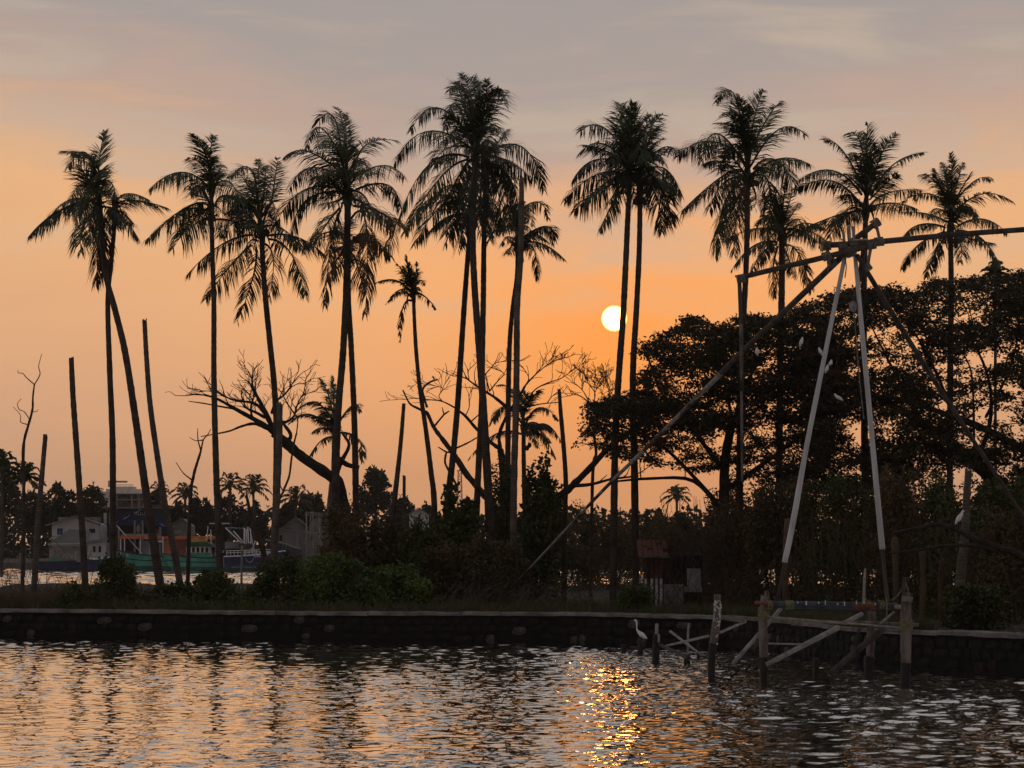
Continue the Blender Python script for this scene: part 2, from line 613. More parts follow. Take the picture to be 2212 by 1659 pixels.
def make_channel():
    rs = np.random.RandomState(15)
    xs = np.concatenate([[-1480, -500, -200, -110], np.arange(-80, 40, 0.40), [60, 110, 200, 500, 1480]])
    ys = np.concatenate([[121, 124], np.arange(127, 286, 0.50), [300]])
    X, Y = np.meshgrid(xs, ys)
    Z = np.zeros_like(X)
    for i in range(60):
        lam = math.exp(rs.uniform(math.log(1.3), math.log(5.0)))
        k = 2 * math.pi / lam
        th = R(262) + rs.normal() * R(30)
        Z += 0.020 / k * np.sin(k * (math.cos(th) * X + math.sin(th) * Y) + rs.uniform(0, 6.3))
    Z *= (np.abs(X + 20) < 60)
    v = np.stack([X, Y, Z], -1).reshape(-1, 3)
    ny, nx = X.shape
    idx = np.arange(ny * nx).reshape(ny, nx)
    f = np.stack([idx[:-1, :-1], idx[:-1, 1:], idx[1:, 1:], idx[1:, :-1]], -1).reshape(-1, 4)
    o = np_mesh('channel_water', v, f, 'water', smooth=True)
    tagit(o, 'bright strip of channel water between island and far shore', 'water', kind='structure')


make_water()
make_channel()

# ------------------------------------------------------------------ island, far shore and the stone wall
WALL = [(-500, 81.5), (0, 78.5), (600, 76.2), (1200, 74.5), (1568, 71.0), (1650, 69.0), (1858, 61.5), (2212, 56.5), (2600, 51.0), (2900, 46)]
WPTS = []
for _x, _Y in WALL:
    p = at(_x, 1175, _Y)
    WPTS.append(Vector((p.x, _Y, 0)))
GZ = 0.80


def wall_y(x):
    for a, b in zip(WPTS[:-1], WPTS[1:]):
        if a.x <= x <= b.x:
            return a.y + (b.y - a.y) * (x - a.x) / (b.x - a.x)
    return WPTS[0].y if x < WPTS[0].x else WPTS[-1].y


def make_ground():
    rs = np.random.RandomState(2)
    xs = np.linspace(-26, 24, 140)
    rows = 40
    v, f = [], []
    for i, x in enumerate(xs):
        y0 = wall_y(x) + 0.35
        for j in range(rows):
            t = j / (rows - 1)
            y = y0 + (135 - y0) * t ** 1.4
            z = GZ + 0.10 * math.sin(x * 0.9 + y * 0.35) * math.sin(y * 0.5 - x * 0.3) + rs.uniform(-0.03, 0.03)
            z *= min(1.0, 0.9 + t)
            if j == 0:
                z = GZ
            if j == rows - 1:
                z = -0.6
            elif j == rows - 2:
                z = 0.35
            v.append((x, y, z))
    for i in range(len(xs) - 1):
        for j in range(rows - 1):
            a = i * rows + j
            f.append((a, a + rows, a + rows + 1, a + 1))
    o = np_mesh('ground', np.array(v), np.array(f), 'ground', smooth=True)
    tagit(o, 'weedy earth of the island behind the stone wall', 'ground', kind='structure')
    # far shore
    b = MB()
    xs = np.linspace(-1450, 1450, 100)
    base = 0
    for x in xs:
        yb = 284 + 3 * math.sin(x * 0.08) + 1.5 * math.sin(x * 0.31)
        for (dy, z) in ((0, -0.7), (1.2, 0.75), (60, 1.0), (700, 1.2), (2080, 1.5)):
            b.v.append(Vector((x, yb + dy, z)))
    for i in range(len(xs) - 1):
        for j in range(4):
            a = i * 5 + j
            b.f.append((a, a + 5, a + 6, a + 1))
    o = b.build('far_shore_ground', 'far_land')
    tagit(o, 'low bank of the far shore across the channel', 'shore', kind='structure')


make_ground()


def make_wall():
    rng = random.Random(11)
    root = empty('stone_wall', (0, 75, 0))
    tagit(root, 'long low rubble stone retaining wall with pale concrete cap along the water', 'wall')
    body, cap = MB(), MB()
    for a, b in zip(WPTS[:-1], WPTS[1:]):
        d = (b - a).normalized()
        n = Vector((-d.y, d.x, 0))
        if n.y > 0:
            n = -n                                        # towards the water
        e = 0.02
        q = [a + n * 0.0 - d * e, b + n * 0.0 + d * e]
        for (z0, z1) in ((-0.8, 0.79),):
            body.prism([q[0] + Vector((0, 0, z0)), q[1] + Vector((0, 0, z0)), q[1] + Vector((0, 0, z1)), q[0] + Vector((0, 0, z1))], -n * 0.5)
    body.build('core', 'mortar', root)
    # cap in cast lengths, each its own piece
    k = 0
    for a, b in zip(WPTS[:-1], WPTS[1:]):
        L = (b - a).length
        d = (b - a).normalized()
        n = Vector((-d.y, d.x, 0))
        if n.y > 0:
            n = -n
        m = max(1, round(L / 2.9))
        for i in range(m):
            p0 = a + d * (L * i / m + 0.012)
            p1 = a + d * (L * (i + 1) / m - 0.012)
            if p1.x < -20 or p0.x > 17:
                continue
            z0 = 0.79 + rng.uniform(-0.022, 0.016)
            z1 = z0 + 0.115
            o = MB()
            seg = 11
            prof = [(0.10, 0), (0.105, 0.085), (0.075, 0.115), (-0.52, 0.112), (-0.52, 0.0)]
            for s in range(seg):
                pp = p0.lerp(p1, s / (seg - 1))
                for (u, w) in prof:
                    o.v.append(pp + n * (u + rng.uniform(-0.020, 0.014)) + Vector((0, 0, z0 + w + rng.uniform(-0.014, 0.010))))
            np_ = len(prof)
            for s in range(seg - 1):
                for j in range(np_):
                    jj = (j + 1) % np_
                    o.f.append((s * np_ + j, s * np_ + jj, (s + 1) * np_ + jj, (s + 1) * np_ + j))
            o.f.append(tuple(range(np_)))
            o.f.append(tuple((seg - 1) * np_ + j for j in reversed(range(np_))))
            o.build('capstone', 'cap', root)
    # stones: six shared shapes
    shapes = []
    for s in range(6):
        r2 = random.Random(100 + s)
        me = bpy.data.meshes.new('stone')
        vv, ff = [], []
        nr = 8
        for (rr, dpt) in ((1.0, 0.0), (0.93, 0.6), (0.62, 1.0)):
            for j in range(nr):
                a = 2 * math.pi * j / nr + r2.uniform(-.2, .2)
                sup = (abs(math.cos(a)) ** 3 + abs(math.sin(a)) ** 3) ** (-1 / 3)
                q = rr * sup * r2.uniform(0.84, 1.04)
                vv.append((q * math.cos(a) * 0.5, -dpt * r2.uniform(0.85, 1.1), q * math.sin(a) * 0.5))
        vv.append((0, -1.1, 0))
        for i in range(2):
            for j in range(nr):
                ff.append((i * nr + j, i * nr + (j + 1) % nr, (i + 1) * nr + (j + 1) % nr, (i + 1) * nr + j))
        for j in range(nr):
            ff.append((2 * nr + j, 2 * nr + (j + 1) % nr, 3 * nr))
        me.from_pydata(vv, [], ff)
        me.materials.append(MATS[['stone', 'stone_dark', 'stone_dark', 'stone_dark', 'stone_dark', 'stone_rust'][s]])
        shapes.append(me)
    cnt = 0
    wp = parent_world(root)
    for a, b in zip(WPTS[:-1], WPTS[1:]):
        L = (b - a).length
        d = (b - a).normalized()
        n = Vector((-d.y, d.x, 0))
        if n.y > 0:
            n = -n
        for row in range(3):
            s = rng.uniform(0, 0.3)
            while s < L - 0.2:
                w = rng.uniform(0.24, 0.62)
                h = rng.uniform(0.20, 0.30)
                p = a + d * (s + w / 2)
                s += w + rng.uniform(0.0, 0.05)
                if p.x < -17.6 or p.x > 13.6 or cnt >= 298:
                    continue
                if row == 0 and rng.random() < 0.35:
                    continue
                o = bpy.data.objects.new('stone', rng.choice(shapes if rng.random() < .45 else shapes[1:5]))
                COL.objects.link(o)
                o.parent = root
                o.location = p + Vector((0, 0, 0.10 + row * 0.245 + rng.uniform(-.04, .04))) - wp
                o.scale = (w, rng.uniform(0.03, 0.075), h)
                o.rotation_euler = (0, rng.uniform(-.15, .15), math.atan2(d.y, d.x))
                cnt += 1


make_wall()

# ------------------------------------------------------------------ coconut palms
def frond_mesh(P, rs, droop, leaf_len, mname, parent, rot=0.0, nleaf=62, bare=0.10, ragged=0.12, wmul=1.0):
    """P: list of Vectors along the rachis (world)"""
    n = len(P)
    A = np.array([tuple(p) for p in P])
    seg = np.linalg.norm(np.diff(A, axis=0), axis=1)
    cum = np.concatenate([[0], np.cumsum(seg)])
    Ltot = cum[-1]
    mb = MB()
    mb.tube(P, [0.050 * (1 - 0.86 * (i / (n - 1))) for i in range(n)], 4, cap=False)
    V = [tuple(v) for v in mb.v]
    Fc = list(mb.f)
    ts = np.sort(np.clip(np.linspace(bare, 0.995, nleaf) + rs.uniform(-0.004, 0.004, nleaf), 0, 0.999))
    for side in (-1, 1):
        tears = [(c0, c0 + rs.uniform(.03, .10)) for c0 in rs.uniform(bare, .95, rs.randint(1, 4))]      # gaps torn by the wind
        for t in ts:
            if rs.rand() < ragged or any(a0 < t < b0 for a0, b0 in tears):
                continue
            d = t * Ltot
            k = min(np.searchsorted(cum, d) - 1, n - 2)
            k = max(k, 0)
            u = (d - cum[k]) / max(seg[k], 1e-6)
            p = A[k] * (1 - u) + A[k + 1] * u
            T = A[k + 1] - A[k]
            T = T / np.linalg.norm(T)
            up = np.array([0, 0, 1.0])
            S = np.cross(T, up)
            ns = np.linalg.norm(S)
            if ns < 0.25:                                 # near-vertical spear: spread in the picture plane and in depth
                S = np.cross(T, np.array([math.sin(rot), -math.cos(rot), 0]))
                ns = np.linalg.norm(S)
            S = S / ns
            B = np.cross(S, T)
            cr, sr = math.cos(rot), math.sin(rot)
            S2 = S * cr + B * sr
            prof = (0.55 + 0.45 * math.sin(math.pi * min(1.0, (t - bare) / (1 - bare) * 0.9 + 0.12))) * (1.0 if t < 0.75 else 1.0 - 0.45 * (t - 0.75) / 0.25)
            ln = leaf_len * prof * rs.uniform(0.62, 1.15)
            fw = (0.60 if droop > 0.4 else 0.85) + 0.70 * t
            d1 = S2 * side * rs.uniform(0.75, 1.05) + T * fw + np.array([0, 0, -droop * rs.uniform(0.5, 1.0)]) + rs.normal(size=3) * 0.07
            d1 = d1 / np.linalg.norm(d1)
            d2 = d1 + np.array([0, 0, -droop * rs.uniform(0.5, 1.3) - 0.06]) + rs.normal(size=3) * 0.08
            d2 = d2 / np.linalg.norm(d2)
            w = 0.0215 * rs.uniform(0.75, 1.25) * wmul
            wd = T - d1 * np.dot(T, d1)
            wn_ = np.linalg.norm(wd)
            wd = wd / wn_ if wn_ > 1e-3 else S
            b = len(V)
            m = p + d1 * ln * 0.5
            e = m + d2 * ln * 0.5
            V += [tuple(p - wd * w * 0.6), tuple(p + wd * w * 0.6), tuple(m + wd * w), tuple(m - wd * w), tuple(e)]
            Fc += [(b, b + 1, b + 2, b + 3), (b + 3, b + 2, b + 4)]
    me = bpy.data.meshes.new('frond')
    me.from_pydata(V, [], Fc)
    me.materials.append(MATS[mname])
    return link('frond', me, parent)


def ring_trunk(pts, widths, parent, mname, rng, name='trunk', ring=0.11, n=9, broken=False):
    L = sum((Vector(b) - Vector(a)).length for a, b in zip(pts[:-1], pts[1:]))
    k = max(8, int(L / ring))
    C = curve_pts(pts, k)
    rad = []
    for i in range(k):
        t = i / (k - 1)
        f = t * (len(widths) - 1)
        j = min(int(f), len(widths) - 2)
        w = widths[j] + (widths[j + 1] - widths[j]) * (f - j)
        rad.append(w / 2 * (1.0 + rng.uniform(-.05, .05)))
    mb = MB()
    mb.tube(C, rad, n, jit=0.02, rng=rng)
    if broken:                                           # splintered top (the first point of the list)
        for j in range(n):
            mb.v[j] = mb.v[j] + Vector((0, 0, rng.uniform(-0.06, 0.10)))
        c = C[0]
        for j in range(2):
            a = rng.uniform(0, 6.28)
            q = c + Vector((math.cos(a), math.sin(a), 0)) * rad[0] * 0.6
            mb.tube([q - Vector((0, 0, 0.1)), q + Vector((rng.uniform(-.03, .03), 0, rng.uniform(0.03, 0.10)))], [0.04, 0.015], 4)
    return mb.build(name, mname, parent, smooth=True)


PALM_N = 0


def palm(label, Y, zone, trunk, crown, fronds, tw=(9, 11, 13, 16), L=255, fill=8, nuts=(), mname='frond_green', seed=0, tmat='palm_trunk',
         fill_up=1.0, leaf=1.22, wmul=0.95, nleaf=96, group='coconut palms on the island', name='coconut_palm', base_z=GZ, fillr=1.0, dead=()):
    """trunk: picture points from top to foot; fronds: (start, via, tip[, droop[, material]]) in the zone's units"""
    rs = np.random.RandomState(1000 + seed)
    rng = random.Random(2000 + seed)
    s = px(Y)
    foot = trunk[-1]
    loc = at(foot[0], foot[1], Y)
    root = empty(name, (loc.x, Y, base_z))
    tagit(root, label, 'palm tree', group)
    tp = [at(x, y, Y) for x, y in trunk]
    tp[-1].z = min(tp[-1].z, base_z - 0.05)
    ring_trunk(tp, [w * s * 1.12 for w in tw], root, tmat, rng)
    cx, cy = zz(zone, *crown)
    cw = at(cx, cy, Y)
    # fibrous crown shaft between trunk and leaves
    top = tp[0]
    h = max(0.5, (cw - top).length + 0.5)
    ax = (cw - top)
    ax = ax.normalized() if ax.length > 0.1 else Vector((0, 0, 1))
    mb = MB()
    mb.tube([top - ax * 0.35 + ax * h * t for t in (0, .25, .5, .75, 1.0, 1.3)], [tw[0] * s * 0.5, tw[0] * s * 0.72, tw[0] * s * 0.85, tw[0] * s * 0.66, tw[0] * s * .4, .02], 8, jit=0.15, rng=rng)
    for j in range(9):
        a = rng.uniform(0, 6.28)
        q = top + ax * rng.uniform(-0.2, 0.35)
        o = Vector((math.cos(a), math.sin(a), 0))
        mb.tube([q, q + o * 0.22 + Vector((0, 0, 0.16)), q + o * 0.36 + Vector((0, 0, rng.uniform(-.45, .1)))], [0.05, 0.04, 0.012], 4)
    mb.build('crown_shaft', 'husk', root)
    for fr in fronds:
        a, v, t = fr[:3]
        a, v, t = zz(zone, *a), zz(zone, *v), zz(zone, *t)
        l2 = math.hypot(v[0] - a[0], v[1] - a[1]) + math.hypot(t[0] - v[0], t[1] - v[1])
        dep = math.sqrt(max(0.0, (L * rng.uniform(0.9, 1.05)) ** 2 - l2 * l2)) * s * rng.choice((-1, 1)) * 0.85
        cxp = (2 * v[0] - 0.5 * (a[0] + t[0]), 2 * v[1] - 0.5 * (a[1] + t[1]))
        pts = []
        for i in range(11):
            u = i / 10
            X = (1 - u) ** 2 * a[0] + 2 * u * (1 - u) * cxp[0] + u * u * t[0]
            Yp = (1 - u) ** 2 * a[1] + 2 * u * (1 - u) * cxp[1] + u * u * t[1]
            pts.append(at(X, Yp, Y + dep * (u - 0.15 * u * u)))
        rise = (a[1] - t[1])
        bare = 0.10
        if a[1] < cy - 10:                               # leaf rising out of the heart: lead its stalk down to the crown centre
            pre = [at(cx + (a[0] - cx) * u, cy + (a[1] - cy) * u, Y) for u in (0.0, 0.5)]
            l0 = (pre[0] - pts[0]).length
            lt = l0 + sum((q - p).length for p, q in zip(pts[:-1], pts[1:]))
            bare = min(0.6, 0.6 * l0 / lt + 0.04)
            pts = pre + pts
        dr = fr[3] if len(fr) > 3 and fr[3] is not None else (0.22 if rise > 45 else (0.50 if rise > 0 else 0.85))
        mm = fr[4] if len(fr) > 4 else (mname if rng.random() > 0.25 else 'frond_dark')
        frond_mesh(pts, rs, dr, leaf * (0.80 if dr < 0.32 else (0.82 if dr < 0.6 else 0.95)), mm, root, rot=rng.uniform(-0.7, 0.7), nleaf=int(nleaf * min(1.0, 0.45 + l2 / (L * 1.1))), wmul=wmul, bare=bare,
                   ragged=0.12 if mm != 'frond_dead' else 0.3)
    # inner leaves of the crown, pointing every way round the shaft
    for j in range(int(fill * 0.15)):
        az = rng.uniform(0, 2 * math.pi)
        el = R(rng.uniform(30, 86)) * fill_up
        ln = L * s * rng.uniform(0.32, 0.62) * fillr
        o = Vector((math.cos(az) * 0.55, math.sin(az), 0)).normalized()
        p0 = top + ax * 0.25
        pts = []
        for i in range(9):
            u = i / 8
            pts.append(p0 + o * (ln * u * math.cos(el)) + Vector((0, 0, ln * (u * math.sin(el) - 0.42 * u * u * math.cos(el)))))
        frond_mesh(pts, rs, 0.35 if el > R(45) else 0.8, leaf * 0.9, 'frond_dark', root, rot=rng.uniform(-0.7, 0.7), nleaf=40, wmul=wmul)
    # fronds hanging out towards the viewer and away, which hide the heart of the crown
    for j in range(int(1 + fill * 0.30)):
        az = -math.pi / 2 + rng.uniform(-0.75, 0.75) + (math.pi if j % 4 == 3 else 0)
        el = R(rng.uniform(-5, 48))
        ln = L * s * rng.uniform(0.55, 0.85) * fillr
        o = Vector((math.cos(az), math.sin(az), 0))
        p0 = top + ax * rng.uniform(0.0, 0.35)
        pts = []
        for i in range(9):
            u = i / 8
            pts.append(p0 + o * (ln * u * math.cos(el)) + Vector((0, 0, ln * (u * math.sin(el) - 0.50 * u * u))))
        frond_mesh(pts, rs, 0.8, leaf * 0.95, rng.choice((mname, 'frond_dark')), root, rot=rng.uniform(-0.6, 0.6), nleaf=int(nleaf * .7), wmul=wmul)
    for (nx_, ny_) in nuts:
        q = at(*zz(zone, nx_, ny_), Y - 0.35)
        for j in range(rng.randint(2, 4)):
            b = MB().ball(q + Vector((rng.uniform(-.12, .12), rng.uniform(-.1, .1), rng.uniform(-.14, .10))), (0.10, 0.10, 0.125))
            b.build('coconut', 'husk', root, smooth=True)
    return root


G_ = ground_y
palm('coconut palm with forked-looking twin trunk, spear leaf upright and ragged crown, leftmost tall palm', 92, 'A',
     [(214, 455), (228, 590), (246, 660), (270, 760), (292, 900), (312, 1040), (330, 1160), (352, 1290)], (860, 690),
     [((850, 620), (860, 330), (905, 100), 0.1), ((850, 560), (800, 330), (530, 270), 0.35), ((840, 560), (740, 280), (590, 410), .8), ((830, 680), (500, 790), (245, 1010)),
      ((830, 640), (690, 560), (600, 760)), ((820, 720), (600, 690), (420, 860)), ((850, 740), (720, 930), (700, 1140)), ((860, 780), (850, 1050), (830, 1440), 1.2, 'frond_dead'),
      ((870, 760), (900, 1000), (890, 1330), 1.2, 'frond_dead'), ((870, 600), (960, 540), (1000, 700)), ((850, 640), (740, 530), (700, 560)), ((850, 700), (780, 880), (790, 1060)),
      ((850, 560), (880, 430), (900, 480)), ((840, 640), (760, 600), (650, 900))],
     tw=(10, 12, 15, 18), fill=7, seed=1, L=235)
palm('slim coconut palm behind the forked-looking pair, its few fronds hanging to the right', 94, 'A',
     [(249, 470), (241, 560), (233, 650), (237, 800), (243, 950), (244, 1100), (246, 1290)], (985, 760),
     [((985, 780), (1120, 690), (1450, 760)), ((985, 780), (1080, 640), (1290, 690)), ((985, 800), (1060, 800), (1160, 900)), ((985, 780), (930, 780), (900, 860))],
     tw=(8, 10, 12, 14), fill=3, seed=2, fill_up=.3, L=210)
palm('slender coconut palm with thin tufted top and long left fronds, third from the edge', 90, 'A',
     [(457, 470), (459, 560), (462, 660), (462, 800), (465, 950), (470, 1100), (478, 1290)], (1830, 700),
     [((1820, 520), (1770, 280), (1660, 120), 0.2), ((1835, 520), (1815, 300), (1850, 135), .15), ((1830, 480), (1850, 400), (1840, 330)), ((1810, 520), (1740, 380), (1620, 330), .2),
      ((1850, 520), (1900, 430), (1940, 390), .2), ((1800, 580), (1560, 450), (1290, 600)), ((1800, 740), (1600, 760), (1260, 1040)), ((1800, 760), (1660, 880), (1495, 1110)),
      ((1860, 560), (1990, 540), (2080, 720)), ((1860, 740), (1960, 650), (2200, 760)), ((1845, 870), (1990, 870), (2220, 980)), ((1810, 840), (1700, 890), (1600, 980)),
      ((1850, 740), (1890, 760), (1910, 800)), ((1810, 560), (1720, 560), (1640, 640))],
     nuts=[(1730, 760)], tw=(9, 10, 12, 14), fill=5, seed=3, L=235)
palm('coconut palm with pale upright stick frond and drooping brown leaf below its crown', 93, 'Q',
     [(565, 510), (568, 570), (573, 640), (583, 740), (592, 830), (597, 930), (596, 1080), (590, 1290)], (715, 640),
     [((690, 480), (620, 150), (420, 250), .5), ((700, 470), (705, 250), (695, 70), .2), ((820, 490), (860, 240), (880, 60), .1), ((740, 470), (765, 270), (775, 130), .2),
      ((690, 480), (590, 300), (500, 170), .3), ((740, 520), (560, 440), (350, 420)), ((660, 520), (500, 440), (470, 560)), ((640, 780), (340, 880), (25, 1160)),
      ((630, 880), (430, 1080), (200, 1390)), ((680, 900), (650, 1180), (505, 1590), .5, 'frond_dead'), ((780, 790), (1060, 800), (1330, 970)), ((800, 820), (1010, 960), (1140, 1360)),
      ((740, 860), (840, 1000), (800, 1380), 1.1, 'frond_dead'), ((700, 840), (620, 840), (560, 960), 1, 'frond_dead'), ((740, 700), (800, 640), (880, 700)), ((700, 700), (620, 640), (560, 700)),
      ((760, 560), (840, 480), (850, 640)), ((660, 560), (560, 540), (480, 620))],
     nuts=[(760, 780)], tw=(10, 11, 12, 14), fill=7, seed=4, L=250)
palm('full-crowned coconut palm with broad spreading fronds, front one of a crossing pair', 91, 'B',
     [(751, 440), (750, 520), (748, 620), (741, 760), (731, 880), (726, 1000), (724, 1140), (722, 1290)], (925, 1100),
     [((910, 800), (890, 560), (835, 410), .1), ((915, 800), (915, 640), (910, 470), .2), ((880, 830), (800, 480), (650, 570), .4), ((870, 850), (690, 580), (580, 760), .5),
      ((880, 870), (780, 700), (660, 760), .4), ((1000, 900), (1110, 720), (1360, 700), .3), ((880, 980), (580, 790), (370, 850)), ((880, 1030), (600, 930), (420, 1130)),
      ((880, 1120), (540, 1130), (310, 1430)), ((890, 1140), (560, 1220), (460, 1540)), ((1000, 1010), (1250, 910), (1420, 1020)), ((1000, 1120), (1280, 1080), (1380, 1290)),
      ((990, 1200), (1250, 1340), (1390, 1450)), ((980, 1260), (1310, 1390), (1240, 1650), 1, 'frond_dead'), ((860, 1280), (740, 1430), (650, 1600)), ((870, 1300), (790, 1560), (735, 2120), 1.1, 'frond_dead'),
      ((960, 1370), (1090, 1420), (1080, 2200), 1.2, 'frond_dead'), ((940, 1000), (1010, 860), (1080, 1000)), ((900, 1000), (820, 900), (700, 1020)), ((930, 1100), (860, 1200), (700, 1240)),
      ((940, 1120), (1080, 1180), (1130, 1340))],
     nuts=[(810, 1480), (1010, 1530)], tw=(13, 13, 14, 17), fill=9, seed=5, L=265)
palm('coconut palm half hidden behind the full-crowned one, its trunk crossing close on the right side', 96, 'B',
     [(753, 560), (753, 650), (759, 760), (765, 900), (768, 1040), (771, 1290)], (930, 1500),
     [((930, 1640), (800, 1480), (560, 1620)), ((940, 1640), (1080, 1500), (1300, 1700)), ((930, 1660), (850, 1700), (760, 1900)), ((940, 1650), (1010, 1750), (1050, 1950)), ((935, 1640), (930, 1500), (960, 1380))],
     tw=(9, 11, 12, 14), fill=4, seed=6, fill_up=.4, L=200)
palm('tallest coconut palm with high tufted crown in the middle of the row', 90, 'C',
     [(1027, 345), (1023, 430), (1021, 520), (1025, 620), (1034, 740), (1042, 850), (1050, 980), (1057, 1120), (1064, 1290)], (1000, 800),
     [((990, 600), (950, 280), (870, 110), .2), ((1000, 600), (1000, 380), (985, 150), .15), ((1010, 600), (1030, 360), (1030, 190), .2), ((980, 620), (900, 250), (770, 270), .35),
      ((985, 640), (870, 300), (840, 180), .25), ((1040, 620), (1100, 400), (1200, 250), .2), ((1050, 640), (1190, 260), (1250, 390), .6), ((1030, 600), (1080, 380), (1095, 170), .1),
      ((940, 660), (820, 370), (740, 600)), ((930, 660), (660, 410), (440, 610)), ((930, 740), (560, 620), (290, 910)), ((940, 840), (600, 900), (330, 1380)),
      ((960, 860), (700, 1010), (390, 1490)), ((970, 850), (870, 1000), (840, 1350)), ((960, 860), (820, 1060), (720, 1320)), ((1000, 860), (960, 1060), (930, 1320)),
      ((1020, 720), (1150, 560), (1240, 680)), ((960, 760), (760, 760), (640, 900)), ((980, 700), (850, 600), (720, 720))],
     nuts=[(1000, 930)], tw=(12, 13, 15, 18), fill=12, seed=7, L=285)
palm('coconut palm beside the tallest one with long arching frond and curtain of leaves', 94, 'C',
     [(1048, 375), (1047, 460), (1045, 540), (1044, 640), (1042, 760), (1040, 880), (1034, 1000), (1029, 1120), (1024, 1290)], (1080, 900),
     [((1080, 820), (1400, 750), (1590, 1120)), ((1090, 880), (1300, 1030), (1370, 1400), 1.3), ((1090, 880), (1240, 1080), (1290, 1450), 1.3), ((1090, 880), (1190, 1120), (1220, 1480), 1.3),
      ((1100, 820), (1200, 700), (1280, 600), .2), ((1100, 840), (1220, 740), (1330, 740), .4), ((1090, 860), (1230, 960), (1330, 1120)), ((1060, 900), (1040, 1140), (1010, 1450)),
      ((1080, 900), (1110, 1180), (1100, 1500)), ((1070, 880), (960, 1000), (880, 1240))],
     nuts=[(1060, 890), (1110, 890)], tw=(9, 11, 12, 14), fill=6, seed=8, L=265, fill_up=.8)
palm('coconut palm on a leaning dark trunk left of the tallest, crown mostly hidden', 96, 'C',
     [(1016, 480), (1010, 560), (1004, 640), (996, 760), (988, 880), (978, 990), (966, 1090), (945, 1290)], (950, 1200),
     [((950, 1280), (720, 1250), (470, 1600)), ((950, 1290), (850, 1350), (740, 1600)), ((940, 1270), (640, 1180), (400, 1480)), ((960, 1290), (900, 1420), (850, 1640)), ((970, 1280), (1040, 1360), (1120, 1560)),
      ((950, 1260), (820, 1080), (640, 1180)), ((965, 1280), (1060, 1200), (1160, 1340))],
     tw=(9, 11, 12, 15), fill=5, seed=9, L=235, fill_up=.3)
palm('lower coconut palm with curled right fronds behind the tall headless trunk', 95, 'S',
     [(1118, 545), (1116, 600), (1108, 660), (1101, 740), (1098, 860), (1097, 1000), (1098, 1130), (1100, 1290)], (950, 1000),
     [((1040, 960), (1380, 810), (1450, 1060), .8), ((1050, 1080), (1190, 1130), (1240, 1540), 1.1), ((960, 620), (1240, 470), (1390, 700)), ((960, 1020), (820, 950), (740, 1060)),
      ((950, 1060), (880, 1080), (800, 1180)), ((970, 800), (1080, 640), (1180, 800)), ((960, 800), (800, 700), (600, 960)), ((970, 760), (1060, 560), (1200, 620)), ((960, 840), (840, 800), (660, 860)),
      ((960, 860), (1080, 800), (1170, 900)), ((950, 780), (880, 560), (780, 560)), ((960, 760), (980, 560), (1060, 460), .4)],
     tw=(8, 9, 11, 13), fill=8, seed=10, L=190, leaf=.75)
palm('coconut palm whose trunk crosses the sun disc', 88, 'D',
     [(1360, 395), (1356, 470), (1352, 560), (1346, 680), (1338, 790), (1331, 900), (1327, 1040), (1324, 1290)], (740, 760),
     [((730, 640), (700, 350), (630, 190), .25), ((740, 640), (720, 380), (700, 200), .25), ((750, 640), (760, 400), (770, 200), .25), ((720, 660), (650, 440), (540, 330), .25), ((725, 650), (660, 380), (570, 270), .3),
      ((700, 640), (500, 400), (315, 450), .6), ((690, 690), (480, 545), (290, 650)), ((700, 690), (470, 590), (330, 560)), ((705, 740), (440, 690), (245, 870)), ((720, 840), (470, 810), (180, 1040)), ((720, 890), (500, 940), (260, 1140)),
      ((725, 900), (610, 1040), (480, 1300)), ((730, 800), (600, 780), (520, 860)), ((730, 700), (620, 620), (560, 780)), ((740, 700), (800, 560), (860, 700)), ((725, 880), (640, 940), (560, 1060))],
     nuts=[(650, 850)], tw=(10, 12, 13, 15), fill=11, seed=11, L=245)
palm('coconut palm just right of the sun, brown nut cluster under its crown', 89, 'D',
     [(1382, 415), (1382, 480), (1380, 560), (1374, 680), (1368, 780), (1367, 880), (1370, 1000), (1374, 1290)], (830, 820),
     [((840, 680), (920, 420), (1030, 300), .25), ((830, 670), (790, 430), (775, 210), .2), ((850, 690), (940, 560), (1010, 520), .3), ((835, 680), (870, 460), (905, 300), .2), ((850, 700), (930, 480), (1000, 390), .25),
      ((870, 720), (1040, 580), (1150, 630)), ((860, 790), (1050, 770), (1190, 1000)), ((860, 800), (1020, 820), (1100, 1040)), ((860, 890), (1020, 960), (1110, 1240)), ((860, 900), (970, 1000), (1020, 1310)),
      ((840, 900), (820, 960), (830, 1060), 1.1, 'frond_dead'), ((850, 800), (940, 820), (1010, 920)), ((850, 760), (960, 640), (1040, 720)), ((845, 780), (900, 640), (960, 660))],
     nuts=[(800, 1030), (850, 1040), (820, 1050)], tw=(10, 11, 13, 15), fill=7, seed=12, L=235)
